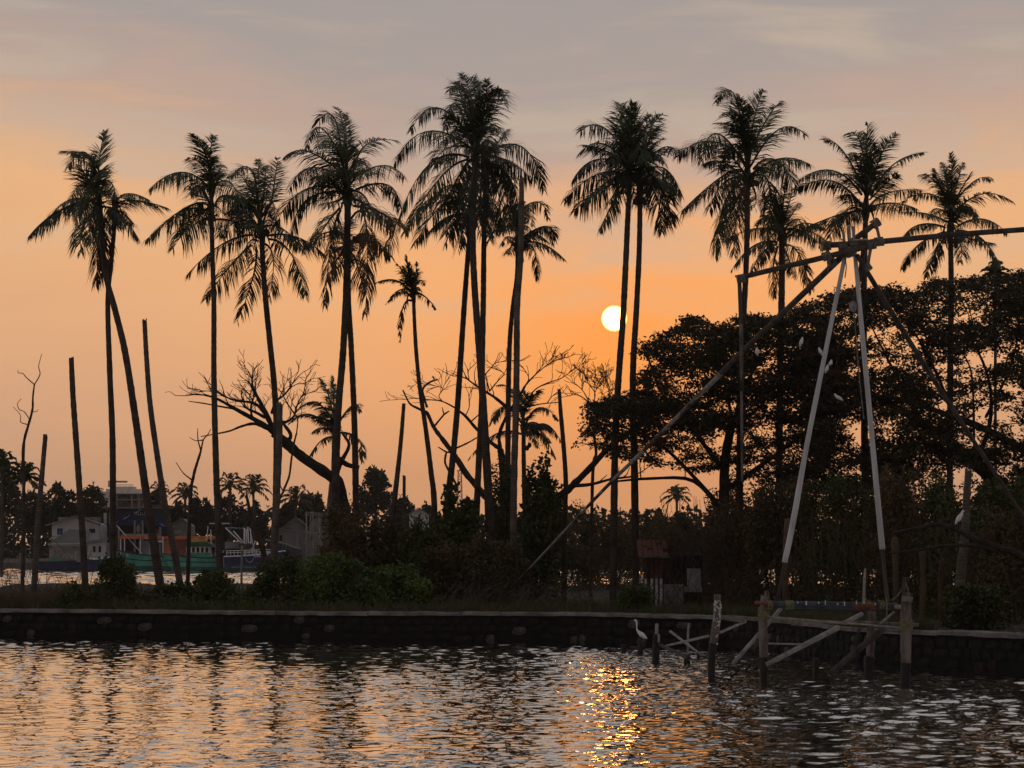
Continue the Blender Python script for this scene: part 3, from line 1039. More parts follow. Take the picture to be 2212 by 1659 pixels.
palm('coconut palm with long low fronds standing left of the net beam end', 90, 'D',
     [(1614, 400), (1614, 480), (1612, 570), (1608, 650), (1603, 740), (1600, 860), (1598, 1000), (1596, 1290)], (1760, 780),
     [((1730, 600), (1640, 120), (1490, 190), .45), ((1750, 600), (1720, 330), (1690, 130), .2), ((1770, 600), (1830, 280), (1900, 90), .2), ((1790, 600), (1950, 300), (2060, 180), .25), ((1740, 600), (1640, 420), (1480, 370), .3),
      ((1740, 600), (1630, 330), (1530, 300), .3), ((1760, 600), (1770, 400), (1780, 230), .2), ((1780, 620), (1900, 480), (1990, 480), .3), ((1700, 680), (1480, 460), (1360, 700)), ((1690, 630), (1390, 530), (1150, 670)),
      ((1730, 800), (1540, 830), (1130, 1190)), ((1730, 830), (1540, 900), (1430, 1140)), ((1800, 720), (2040, 420), (2260, 480), .5), ((1810, 770), (2000, 690), (2190, 960)), ((1740, 900), (1560, 1060), (1480, 1540)),
      ((1750, 900), (1670, 1150), (1640, 1510), 1.1, 'frond_dead'), ((1800, 830), (1950, 920), (1910, 1400)), ((1730, 840), (1640, 860), (1620, 940), 1, 'frond_dead'), ((1745, 900), (1600, 1180), (1560, 1390)), ((1720, 700), (1600, 600), (1520, 780)),
      ((1790, 900), (1830, 1000), (1820, 1100))],
     nuts=[(1815, 885), (1650, 900), (1860, 760)], tw=(11, 11, 13, 15), fill=9, seed=13, L=265)
palm('shorter coconut palm with shaggy drooping crown behind the left arm of the net beam', 98, 'D',
     [(1689, 515), (1689, 580), (1688, 660), (1686, 760), (1684, 900), (1682, 1290)], (2050, 1340),
     [((2040, 1240), (2010, 1020), (1950, 880), .3), ((2050, 1240), (2070, 1040), (2085, 900), .2), ((2060, 1240), (2120, 1060), (2150, 930), .25), ((2030, 1260), (1940, 1060), (1860, 1000), .4), ((2070, 1260), (2170, 1120), (2200, 1060), .3),
      ((2030, 1330), (1840, 1280), (1560, 1390)), ((2010, 1400), (1800, 1440), (1615, 1650)), ((2010, 1420), (1880, 1500), (1790, 1680)), ((2080, 1380), (2260, 1300), (2450, 1420)), ((2080, 1360), (2230, 1240), (2420, 1290)), ((2070, 1430), (2200, 1500), (2310, 1830)),
      ((2060, 1440), (2120, 1560), (2150, 1700)), ((2020, 1440), (1980, 1640), (1990, 1880), 1.2, 'frond_dead'), ((2030, 1300), (1930, 1180), (1830, 1260)), ((2070, 1300), (2190, 1200), (2220, 1330)), ((2040, 1260), (1960, 1180), (1890, 1180))],
     nuts=[(1970, 1440)], tw=(12, 13, 13, 14), fill=9, seed=14, L=215, leaf=.85)
palm('open-crowned coconut palm standing directly behind the apex of the net frame', 93, 'E',
     [(1870, 465), (1868, 540), (1866, 640), (1866, 780), (1868, 1000), (1870, 1290)], (850, 850),
     [((850, 700), (850, 420), (862, 200), .2), ((840, 720), (790, 350), (660, 300), .3), ((820, 760), (640, 430), (480, 345), .35), ((880, 800), (980, 470), (1105, 290), .2), ((890, 830), (1080, 560), (1340, 455), .35), ((845, 720), (760, 520), (740, 450), .25),
      ((860, 720), (910, 500), (930, 370), .2), ((810, 820), (560, 610), (270, 690)), ((810, 920), (560, 700), (270, 770)), ((880, 920), (1040, 800), (1320, 780)), ((880, 930), (1080, 890), (1290, 940)), ((830, 960), (620, 990), (280, 1120)), ((840, 960), (660, 1000), (530, 1190)),
      ((870, 780), (930, 640), (900, 600)), ((840, 800), (700, 660), (650, 640)), ((880, 860), (1000, 740), (1120, 640), .3), ((850, 800), (840, 680), (830, 620))],
     nuts=[(900, 930)], tw=(10, 12, 13, 15), fill=6, seed=15, L=245)
palm('round-headed coconut palm crossed by the long net boom, rightmost of the row', 99, 'E',
     [(2053, 495), (2054, 560), (2055, 640), (2053, 760), (2052, 1000), (2050, 1290)], (1580, 1040),
     [((1580, 880), (1590, 640), (1580, 460), .2), ((1570, 880), (1530, 640), (1490, 540), .25), ((1590, 880), (1650, 660), (1690, 540), .25), ((1560, 900), (1430, 690), (1300, 650), .4), ((1600, 900), (1800, 690), (1930, 700), .4), ((1570, 890), (1470, 700), (1430, 590), .3),
      ((1600, 890), (1700, 720), (1760, 620), .3), ((1630, 960), (1860, 810), (2120, 880)), ((1640, 1090), (1870, 1030), (2070, 1160)), ((1630, 1130), (1850, 1200), (2000, 1440)), ((1560, 950), (1400, 810), (1160, 880)), ((1540, 1050), (1360, 980), (1160, 970)), ((1530, 1100), (1300, 1080), (1150, 1210)),
      ((1530, 1140), (1290, 1260), (1160, 1460)), ((1560, 1150), (1440, 1330), (1370, 1530)), ((1600, 1160), (1670, 1270), (1660, 1400)), ((1600, 980), (1720, 900), (1800, 1040)), ((1550, 980), (1440, 940), (1400, 1020)), ((1600, 1160), (1760, 1200), (1960, 1240)), ((1550, 1140), (1480, 1220), (1420, 1390))],
     nuts=[(1620, 1240)], tw=(10, 11, 12, 14), fill=10, seed=16, L=215, leaf=.85)
palm('short stunted coconut palm with small tufted head and one dead hanging frond', 92, 'R',
     [(893, 635), (895, 690), (899, 760), (907, 840), (920, 930), (931, 1020), (938, 1090), (944, 1290)], (775, 680),
     [((760, 680), (700, 420), (660, 130), .2), ((770, 680), (740, 460), (700, 250), .25), ((760, 690), (620, 440), (490, 260), .5), ((780, 680), (820, 460), (850, 250), .2), ((785, 690), (860, 480), (940, 410), .3), ((790, 700), (900, 560), (970, 650)), ((760, 800), (480, 560), (110, 610)),
      ((750, 850), (560, 760), (310, 960)), ((750, 910), (600, 1040), (550, 1600), 1.2, 'frond_dead'), ((790, 780), (860, 680), (920, 760)), ((765, 700), (640, 580), (540, 540)), ((770, 690), (680, 560), (600, 320), .3)],
     tw=(7, 8, 10, 13), fill=5, seed=17, L=110, leaf=.42, wmul=.9, nleaf=44)
palm('small coconut palm behind the crossing pair, half hidden by the leaning bare tree', 104, 'G1',
     [(722, 930), (721, 980), (719, 1060), (716, 1160), (714, 1290)], (810, 700),
     [((800, 620), (750, 440), (690, 330), .4), ((810, 620), (810, 440), (800, 310), .3), ((800, 700), (660, 540), (510, 590)), ((790, 790), (600, 640), (420, 720)), ((790, 840), (690, 880), (590, 1020)), ((870, 800), (1020, 860), (1060, 1050)), ((850, 720), (980, 560), (1040, 620)), ((800, 680), (720, 620), (690, 680)),
      ((800, 780), (700, 760), (620, 800))],
     tw=(8, 9, 10, 12), fill=8, seed=18, L=150, leaf=.62)
palm('small coconut palm hidden behind the middle trunks, feathery fronds out to the right', 106, 'H1',
     [(1131, 930), (1131, 980), (1132, 1040), (1134, 1120), (1136, 1290)], (720, 520),
     [((740, 560), (860, 410), (1020, 520)), ((750, 660), (900, 550), (1040, 700)), ((750, 640), (870, 640), (1000, 850)), ((700, 540), (560, 400), (440, 560)), ((710, 500), (620, 260), (490, 220), .4), ((720, 480), (800, 320), (890, 250), .3), ((700, 640), (480, 640), (250, 850)), ((720, 480), (700, 360), (690, 260), .3), ((740, 580), (860, 560), (960, 600))],
     nuts=[(760, 740)], tw=(8, 9, 10, 11), fill=8, seed=19, L=150, leaf=.62)


# ------------------------------------------------------------------ headless trunks
def snag(label, Y, pts, tw, seed, mname='palm_trunk', name='dead_palm_trunk', base_z=GZ):
    rng = random.Random(3000 + seed)
    s = px(Y)
    foot = at(pts[-1][0], pts[-1][1], Y)
    tp = [at(x, y, Y) for x, y in pts]
    tp[-1].z = min(tp[-1].z, base_z - 0.05)
    o = ring_trunk(tp, [w * s for w in tw], None, mname, rng, name=name, broken=True)
    tagit(o, label, 'dead trunk', 'headless palm trunks on the island')
    return o


snag('tall dark headless palm trunk near the left edge, leaning left', 90, [(154, 775), (158, 860), (165, 960), (172, 1060), (180, 1180), (186, 1310)], (11, 13, 14, 15), 1)
snag('short grey broken palm trunk beside the twisting bare sapling', 91, [(98, 943), (93, 1000), (86, 1080), (80, 1160), (72, 1300)], (10, 11, 13, 14), 2, 'grey_trunk')
snag('bare headless palm trunk leaning out of the bushes right of the first palms', 93, [(312, 692), (317, 780), (325, 880), (342, 1000), (358, 1100), (378, 1200), (396, 1300)], (10, 12, 14, 16), 3, 'grey_trunk')
snag('thick broken stump in front of the palm with the pale stick frond', 88, [(604, 872), (603, 950), (599, 1040), (594, 1140), (588, 1310)], (13, 15, 16, 18), 4, 'grey_trunk')
snag('reddish splintered trunk leaning right, left of the short stunted palm', 90, [(872, 876), (867, 940), (860, 1010), (852, 1080), (844, 1160), (834, 1300)], (8, 10, 13, 15), 5)
snag('pale squared-off post rising from the brush near the reddish trunk', 97, [(873, 1031), (873, 1100), (874, 1180), (875, 1300)], (7, 7, 8, 8), 6, 'grey_trunk', name='dead_post')
snag('smooth round-topped headless trunk left of the big spreading tree', 92, [(1208, 843), (1211, 890), (1217, 960), (1222, 1040), (1220, 1120), (1218, 1300)], (8, 10, 11, 12), 7)
snag('tallest headless trunk, ringed and straight, in front of the middle palm crowns', 87, [(1127, 387), (1126, 460), (1124, 560), (1117, 660), (1116, 780), (1114, 900), (1110, 1040), (1107, 1310)], (10, 13, 14, 14, 15, 16), 8, 'grey_trunk')
snag('pale slanting trunk behind the foot of the crossing pair', 98, [(724, 985), (716, 1040), (708, 1110), (698, 1180), (688, 1290)], (8, 9, 10, 11), 9, 'pale_trunk')
snag('pale ringed trunk standing in the shade below the great leaning limb', 64, [(2092, 1020), (2088, 1080), (2082, 1180), (2076, 1230), (2070, 1330)], (15, 17, 20, 24), 10, 'grey_trunk')
snag('dark leaning trunk in front of the bow of the blue boat', 95, [(533, 1072), (540, 1105), (553, 1148), (568, 1190), (584, 1300)], (6, 9, 12, 14), 11)
from mathutils import noise as mnoise

# ------------------------------------------------------------------ bare trees
def twigs(mb, p, d, ln, r, depth, rng, flat=0.5):
    """recursive crooked branching"""
    n = rng.randint(3, 4)
    pts = [p]
    q = Vector(p)
    dd = Vector(d).normalized()
    for i in range(n):
        dd = (dd + Vector((rng.uniform(-.38, .38), rng.uniform(-.3, .3), rng.uniform(-.30, .36)))).normalized()
        q = q + dd * ln / n
        pts.append(q.copy())
    mb.tube(pts, [max(0.010, r * (1 - 0.55 * i / n)) for i in range(n + 1)], 4, cap=False)
    if depth <= 0:
        return
    for i in range(1, n + 1):
        for c in range(1 if i < n else 2):
            if rng.random() < 0.12:
                continue
            nd = (dd + Vector((rng.uniform(-1, 1), rng.uniform(-.8, .8), rng.uniform(-.35, .8)))).normalized()
            twigs(mb, pts[i], nd, ln * rng.uniform(0.5, 0.78), max(0.010, r * 0.55), depth - 1, rng)


def bare_tree(label, Y, zone, limbs, seed, mname='bark_bare', name='bare_tree', tw=2.0, base_z=GZ, depth_amp=1.2, trunk_n=1):
    """limbs: (points, width start, width end, twig depth, twig length px)"""
    rng = random.Random(4000 + seed)
    s = px(Y)
    fx, fy = zz(zone, *limbs[0][0][0])
    root = empty(name, (at(fx, fy, Y).x, Y, base_z))
    tagit(root, label, 'bare tree')
    for i, lb in enumerate(limbs):
        pts, w0, w1, dep, tl = lb
        D = [zz(zone, *p) for p in pts]
        off = rng.uniform(-depth_amp, depth_amp) if i >= trunk_n else 0.0
        P = [at(x, y, Y + off * (j / max(1, len(D) - 1))) for j, (x, y) in enumerate(D)]
        if i == 0:
            P[0].z = min(P[0].z, base_z - 0.05)
        n = max(6, len(P) * 4)
        C = curve_pts(P, n)
        mb = MB()
        mb.tube(C, [max(0.010, (w0 + (w1 - w0) * j / (n - 1)) * s / 2 * rng.uniform(0.9, 1.1)) for j in range(n)], 7 if w0 > 6 else 5, jit=0.06, rng=rng)
        if dep > 0:
            for j in range(int(n * 0.35), n, 2):
                d = (C[min(j + 1, n - 1)] - C[j - 1]).normalized()
                d = (d + Vector((rng.uniform(-.8, .8), rng.uniform(-.7, .7), rng.uniform(-.2, .9)))).normalized()
                twigs(mb, C[j], d, tl * s * rng.uniform(.6, 1.1), max(0.013, (w1 + 1) * s * 0.30), dep - 1, rng)
            twigs(mb, C[-1], C[-1] - C[-2], tl * s, max(0.013, w1 * s * 0.5), dep, rng)
        mb.build('trunk' if i < trunk_n else 'branch', mname, root)
    return root


bare_tree('leaning bare tree with flat twiggy crown stretching left across the slim palm trunks', 97, 'G',
          [([(2090, 2550), (2050, 2000), (1960, 1500), (1860, 1400), (1500, 1150), (1330, 1000), (1180, 870)], 26, 22, 0, 0),
           ([(1180, 870), (1040, 770), (720, 590), (480, 460), (330, 420)], 14, 3, 1, 60),
           ([(1100, 820), (940, 765), (780, 800), (620, 860), (300, 920)], 9, 2, 0, 0),
           ([(720, 590), (520, 555), (330, 520), (150, 495)], 5, 2, 0, 0),
           ([(1180, 860), (1100, 680), (1010, 500), (930, 350), (920, 270)], 14, 3, 2, 45),
           ([(1120, 700), (1000, 560), (900, 510), (730, 490), (560, 430)], 9, 3, 2, 45),
           ([(1070, 690), (960, 630), (850, 580), (820, 520)], 8, 3, 1, 40),
           ([(1150, 640), (1200, 500), (1300, 420), (1370, 330)], 7, 3, 2, 45),
           ([(1330, 1000), (1380, 900), (1290, 760), (1340, 740), (1420, 670), (1450, 560), (1500, 450)], 9, 3, 2, 40),
           ([(1430, 650), (1350, 540), (1280, 410)], 4, 2, 1, 40),
           ([(1060, 800), (930, 700), (900, 560), (930, 440)], 6, 3, 2, 40),
           ([(1900, 1440), (2000, 1200), (2080, 1020), (1990, 870)], 12, 5, 0, 0),
           ([(1960, 1190), (2060, 1260), (2200, 1290)], 14, 9, 0, 0)], 1, 'bark_dark')
bare_tree('thin dark sapling with forked upright twigs left of the slender tufted palm', 95, 'G',
          [([(140, 2500), (170, 1700), (210, 1400), (260, 1220), (300, 1090)], 9, 5, 0, 0), ([(300, 1090), (265, 960), (260, 820)], 4, 1.5, 0, 0),
           ([(300, 1090), (330, 960), (380, 900), (420, 830)], 4, 1.5, 0, 0), ([(190, 1440), (90, 1360), (0, 1230)], 3.5, 1.5, 0, 0), ([(330, 960), (240, 970), (160, 930)], 3, 1.2, 0, 0)], 2)
bare_tree('thin reddish sapling crossing in front of the leaning bare tree', 94, 'G',
          [([(1180, 2500), (1230, 1800), (1290, 1580), (1360, 1400), (1390, 1180), (1420, 1000), (1450, 880)], 6, 4, 0, 0), ([(1450, 880), (1465, 720), (1440, 660)], 3, 2, 0, 0), ([(1290, 1580), (1250, 1500), (1240, 1420)], 3, 2, 0, 0)], 3)
bare_tree('spindly twisting sapling with curled bare twigs near the left edge', 91, 'L',
          [([(220, 2500), (235, 1600), (228, 1150), (238, 960), (280, 800), (320, 650), (325, 520), (340, 400)], 9, 3.4, 0, 0), ([(340, 400), (395, 300), (382, 220), (412, 100)], 3, 1.4, 0, 0),
           ([(340, 400), (260, 330), (225, 290), (180, 285), (178, 255)], 2.6, 1.2, 0, 0), ([(290, 740), (240, 670), (190, 645), (172, 590), (210, 540)], 2.4, 1.2, 0, 0), ([(272, 795), (205, 770), (200, 700), (130, 620)], 2.4, 1.2, 0, 0),
           ([(325, 670), (360, 668), (378, 645)], 2.0, 1.1, 0, 0), ([(235, 1560), (300, 1500), (330, 1440)], 4, 2, 1, 30), ([(235, 1660), (170, 1480), (120, 1380)], 4, 2, 1, 30)], 4)
bare_tree('crooked dead tree with stubby broken limbs left of the middle palm trunks', 96, 'H',
          [([(1350, 2560), (1200, 1680), (1110, 1580), (985, 1430), (900, 1330), (800, 1170), (735, 1080)], 17, 12, 0, 0), ([(735, 1080), (640, 950), (550, 830), (470, 660)], 11, 8, 0, 0),
           ([(470, 660), (360, 610), (280, 560), (205, 415)], 7, 3, 0, 0), ([(470, 600), (440, 500), (425, 400), (500, 330), (585, 300)], 6, 4, 0, 0), ([(548, 300), (530, 265)], 3.5, 3, 0, 0),
           ([(560, 800), (650, 690), (710, 645)], 5, 3, 0, 0), ([(655, 680), (635, 605)], 3.5, 2, 0, 0), ([(740, 1070), (900, 1000), (1015, 935)], 5, 3, 0, 0), ([(735, 1090), (680, 1090), (595, 1040)], 5, 3, 0, 0),
           ([(680, 1090), (665, 1200), (710, 1300), (790, 1450)], 5, 5, 0, 0)], 5)
bare_tree('dark bare tree with fine arching twigs spread among the middle palm trunks', 99, 'H',
          [([(1330, 2560), (1310, 1600), (1290, 1200), (1270, 1060)], 18, 14, 0, 0), ([(1270, 1060), (1160, 980), (1020, 850), (900, 710), (780, 610)], 10, 5, 0, 0), ([(780, 610), (640, 540), (500, 520), (320, 505)], 4, 1.5, 1, 50),
           ([(640, 540), (600, 480), (640, 400), (560, 370)], 2.5, 1.5, 2, 34), ([(1340, 600), (1200, 490), (1040, 390), (900, 290)], 8, 3, 1, 45), ([(930, 310), (920, 210), (975, 150)], 2.5, 1.4, 1, 32),
           ([(1270, 1060), (1260, 900), (1340, 700), (1480, 480), (1540, 370)], 9, 5, 0, 0), ([(1540, 370), (1640, 260), (1720, 190), (1770, 150)], 4, 1.6, 2, 42), ([(1540, 370), (1580, 280), (1510, 160)], 3, 1.5, 1, 40),
           ([(1560, 560), (1640, 420), (1780, 340), (1930, 290), (2040, 215)], 4, 1.5, 1, 46), ([(1110, 240), (1170, 170), (1220, 120), (1330, 100)], 3, 1.4, 1, 34), ([(1150, 430), (1240, 320), (1310, 240), (1240, 190)], 3.5, 1.5, 1, 36),
           ([(1500, 620), (1700, 570), (1900, 550)], 4, 2, 0, 0), ([(950, 760), (1040, 680)], 3.5, 2.5, 0, 0), ([(890, 700), (930, 600), (930, 480), (970, 400)], 2.6, 1.4, 1, 32), ([(1150, 420), (1120, 300), (1110, 230)], 3.5, 2.5, 0, 0),
           ([(1780, 560), (1830, 490), (1880, 460)], 2.5, 1.2, 1, 36)], 6, 'bark_dark')
bare_tree('bare fan of thin twigs beside the left edge of the great spreading tree', 101, 'H1',
          [([(1300, 1900), (1320, 1000), (1350, 800), (1330, 620), (1370, 490)], 8, 5, 0, 0), ([(1370, 480), (1310, 420), (1270, 350), (1180, 300), (1110, 310)], 4, 1.4, 1, 40), ([(1310, 420), (1340, 300), (1300, 220)], 3.5, 1.5, 3, 44),
           ([(1370, 490), (1430, 380), (1470, 280)], 3.5, 1.5, 3, 44), ([(1300, 380), (1230, 260), (1150, 190)], 3, 1.4, 2, 42)], 7)

bare_tree('thick dark limb slanting up to the right into the great canopy', 100, 'H1',
          [([(560, 2000), (620, 1500), (800, 1340), (1000, 1200), (1130, 1100), (1280, 950), (1480, 740), (1660, 610)], 26, 10, 0, 0), ([(1130, 1090), (1300, 1075), (1480, 1030), (1640, 1010)], 9, 4, 1, 36), ([(1400, 820), (1430, 700), (1560, 560)], 6, 3, 1, 40)], 9, 'bark_dark', name='leaning_limb_tree')


# ------------------------------------------------------------------ foliage masses
def in_poly(x, y, poly):
    c = False
    n = len(poly)
    j = n - 1
    for i in range(n):
        xi, yi = poly[i]
        xj, yj = poly[j]
        if (yi > y) != (yj > y) and x < (xj - xi) * (y - yi) / (yj - yi) + xi:
            c = not c
        j = i
    return c


def spread_tree(label, Y, trunk, limbs, poly, holes, npads, seed, depth=8.0, leaf=(0.125, 0.078), pad=(0.46, 0.12), per=34, name='rain_tree', mname='leaf_rain', branch=0.5, thin=(), clump=-0.22):
    rng = random.Random(5000 + seed)
    rs = np.random.RandomState(5000 + seed)
    s = px(Y)
    root = empty(name, (at(*trunk[0][:2], Y).x, Y, GZ))
    tagit(root, label, 'tree')
    P = [at(x, y, Y) for x, y in [t[:2] for t in trunk]]
    P[0].z = min(P[0].z, GZ - 0.1)
    n = 26
    mb = MB()
    mb.tube(curve_pts(P, n), [(trunk[0][2] + (trunk[-1][2] - trunk[0][2]) * j / (n - 1)) * s / 2 for j in range(n)], 9, jit=0.07, rng=rng)
    mb.build('trunk', 'bark_dark', root, smooth=True)
    nodes = list(curve_pts(P, 14))
    for pts, w0, w1 in limbs:
        off = rng.uniform(-depth * .45, depth * .45)
        Q = [at(x, y, Y + off * j / (len(pts) - 1)) for j, (x, y) in enumerate(pts)]
        C = curve_pts(Q, 16)
        mb = MB()
        mb.tube(C, [(w0 + (w1 - w0) * j / 15) * s / 2 * rng.uniform(.9, 1.1) for j in range(16)], 7, jit=0.06, rng=rng)
        mb.build('limb', 'bark_dark', root, smooth=True)
        nodes += C[3:]
    N = np.array([tuple(v) for v in nodes])
    xs = [p[0] for p in poly]
    ys = [p[1] for p in poly]
    pads = []
    tries = 0
    while len(pads) < npads and tries < npads * 60:
        tries += 1
        x, y = rng.uniform(min(xs), max(xs)), rng.uniform(min(ys), max(ys))
        if not in_poly(x, y, poly):
            continue
        if any(((x - hx) / rx) ** 2 + ((y - hy) / ry) ** 2 < 1 and rng.random() < 0.93 for hx, hy, rx, ry in holes):
            continue
        if any(((x - hx) / rx) ** 2 + ((y - hy) / ry) ** 2 < 1 and rng.random() < 0.5 for hx, hy, rx, ry in thin):
            continue
        q = at(x, y, Y + rng.uniform(-depth / 2, depth / 2))
        if mnoise.noise(Vector((q.x / 1.5 + seed * 7, q.y / 9.0, q.z / 0.60))) + 0.55 * mnoise.noise(Vector((q.x / .6, q.y / 5.0, q.z / 0.40 + 9))) < clump:
            continue
        pads.append(q)
    allP, allL, allW, ln, wd = [], [], [], [], []
    br = MB()
    for c in pads:
        k = int(per * rng.uniform(0.5, 1.3))
        r = pad[0] * rng.uniform(0.5, 1.15)
        a = rs.uniform(0, 2 * math.pi, k)
        q = np.sqrt(rs.uniform(0, 1, k)) * r
        dx, dy = q * np.cos(a), q * np.sin(a)
        dz = rs.normal(size=k) * pad[1] * 0.5 - 0.10 * (q / r) ** 2 + rng.uniform(-.12, .12) * dx
        allP.append(np.stack([c.x + dx, c.y + dy, c.z + dz], 1))
        D = rand_dirs(rs, k)
        D[:, 2] *= 0.55
        D = unit(D)
        allL.append(D)
        W = unit(np.cross(D, rand_dirs(rs, k, 0.7)))
        allW.append(W)
        ln.append(rs.uniform(0.5, 1.5, k) * leaf[0])
        wd.append(rs.uniform(0.7, 1.3, k) * leaf[1])
    # twigs: every pad hangs on the nearest limb or on a pad already joined
    arr = np.array([tuple(c) for c in pads])
    d0 = np.array([np.min(np.sum((N - p) ** 2, axis=1)) for p in arr])
    tree = [tuple(x) for x in N]
    Tn = np.array(tree)
    for i in np.argsort(d0):
        c = Vector(arr[i])
        dv = Tn - arr[i]
        dd = np.sum(dv * dv, axis=1) + 0.8 * np.maximum(0, dv[:, 2])
        k = int(np.argmin(dd))
        b0 = Vector(Tn[k])
        ln_ = (c - b0).length
        if rng.random() < branch and ln_ < 3.2:
            m = b0.lerp(c, 0.5) + Vector((rng.uniform(-.12, .12), rng.uniform(-.12, .12), rng.uniform(-.05, .14))) * ln_
            C = curve_pts([b0, m, c + Vector((0, 0, -0.05))], 6)
            r0 = 0.016 + 0.008 * min(3, ln_)
            br.tube(C, [r0 * (1 - 0.6 * j / 5) for j in range(6)], 4, cap=False)
            for _ in range(2):
                e = c + Vector((rng.uniform(-.4, .4), rng.uniform(-.4, .4), rng.uniform(-.08, .12)))
                br.tube([C[3], C[3].lerp(e, .5) + Vector((0, 0, .04)), e], [0.013, 0.010, 0.006], 3, cap=False)
            Tn = np.vstack([Tn, arr[i][None]])
    v, f = leaf_quads(np.concatenate(allP), np.concatenate(allL), np.concatenate(allW), np.concatenate(ln), np.concatenate(wd))
    cr = np_mesh('crown', v, f, mname, root)
    if br.v:
        br.build('branches', 'bark_dark', root)
    return root


spread_tree('great dark spreading tree with layered flat foliage left of the net frame', 88,
            [(1560, 1310, 34), (1562, 1180, 28), (1564, 1080, 24), (1568, 980, 20), (1582, 900, 14)],
            [([(1562, 1150), (1540, 1080), (1490, 1036), (1400, 1034), (1330, 1040)], 13, 4), ([(1566, 1020), (1490, 920), (1430, 850), (1400, 770)], 12, 3), ([(1568, 1000), (1600, 860), (1650, 770), (1740, 700)], 12, 3),
             ([(1566, 1060), (1680, 980), (1780, 900), (1840, 860)], 12, 3), ([(1562, 1100), (1450, 980), (1370, 930), (1290, 915)], 10, 3), ([(1580, 900), (1560, 800), (1530, 720)], 9, 3),
             ([(1575, 930), (1640, 880), (1700, 800)], 9, 3)],
            [(1256, 960), (1275, 905), (1272, 872), (1300, 862), (1320, 856), (1362, 848), (1385, 838), (1415, 838), (1380, 825), (1396, 800), (1420, 786), (1405, 768), (1381, 757), (1394, 740), (1412, 730), (1436, 716), (1460, 712), (1474, 688), (1500, 684), (1524, 682), (1546, 694),
             (1570, 694), (1592, 686), (1630, 676), (1660, 680), (1706, 682), (1716, 669), (1759, 650), (1784, 640), (1800, 700), (1810, 800), (1800, 900), (1780, 1010), (1700, 1060), (1640, 1040), (1590, 1000), (1540, 1010), (1480, 1020), (1420, 1000), (1330, 985), (1290, 960)],
            [(1440, 800, 12, 8), (1420, 1060, 60, 26), (1530, 1060, 45, 30), (1550, 960, 26, 9), (1650, 790, 14, 7), (1480, 960, 20, 8), (1700, 920, 16, 9), (1350, 955, 24, 8), (1640, 1000, 25, 12)], 2400, 1, thin=[(1430, 960, 120, 45), (1640, 960, 110, 60), (1470, 840, 60, 30)])
spread_tree('massive spreading tree filling the right side behind the net frame, limb leaning left', 86,
            [(2290, 1330, 44), (2235, 1150, 38), (2150, 1040, 34), (2110, 1005, 32), (2055, 958, 28), (1990, 912, 22), (1900, 860, 15), (1820, 810, 8)],
            [([(2260, 1010), (2212, 972), (2130, 928), (2060, 900), (1960, 868), (1880, 850)], 24, 5), ([(2110, 1005), (2140, 900), (2130, 800), (2080, 700)], 13, 3), ([(2060, 900), (2020, 800), (1960, 690)], 10, 3),
             ([(2212, 972), (2235, 840), (2190, 660)], 13, 3), ([(1990, 912), (1930, 800), (1880, 700)], 9, 3), ([(2055, 958), (1960, 960), (1880, 980)], 8, 3), ([(2130, 900), (2180, 800), (2200, 720)], 7, 3), ([(2105, 1000), (2100, 820), (2080, 760)], 6, 3)],
            [(1716, 669), (1759, 649), (1784, 637), (1829, 624), (1842, 614), (1871, 619), (1905, 624), (1934, 613), (1950, 629), (1984, 637), (2000, 611), (2034, 601), (2060, 607), (2104, 592), (2134, 598), (2180, 590), (2212, 580), (2300, 575), (2380, 640), (2400, 900), (2380, 1040), (2280, 1060),
             (2160, 1010), (2060, 1000), (1960, 1040), (1860, 1050), (1760, 1060), (1740, 900), (1730, 800)],
            [(1929, 709, 22, 9), (1969, 732, 24, 10), (1904, 740, 18, 14), (2084, 812, 24, 14), (2121, 776, 34, 14), (2029, 884, 26, 14), (2125, 906, 52, 28), (2204, 850, 20, 16), (1854, 940, 26, 34), (1924, 917, 22, 12), (2180, 890, 30, 20), (2095, 680, 30, 10), (2060, 690, 26, 12), (2040, 830, 20, 10), (2200, 930, 30, 22), (1840, 740, 14, 8), (1985, 800, 16, 8)],
            3600, 2, depth=9, thin=[(2110, 830, 110, 80), (1920, 740, 80, 50), (2080, 660, 90, 40), (1880, 930, 60, 50)])


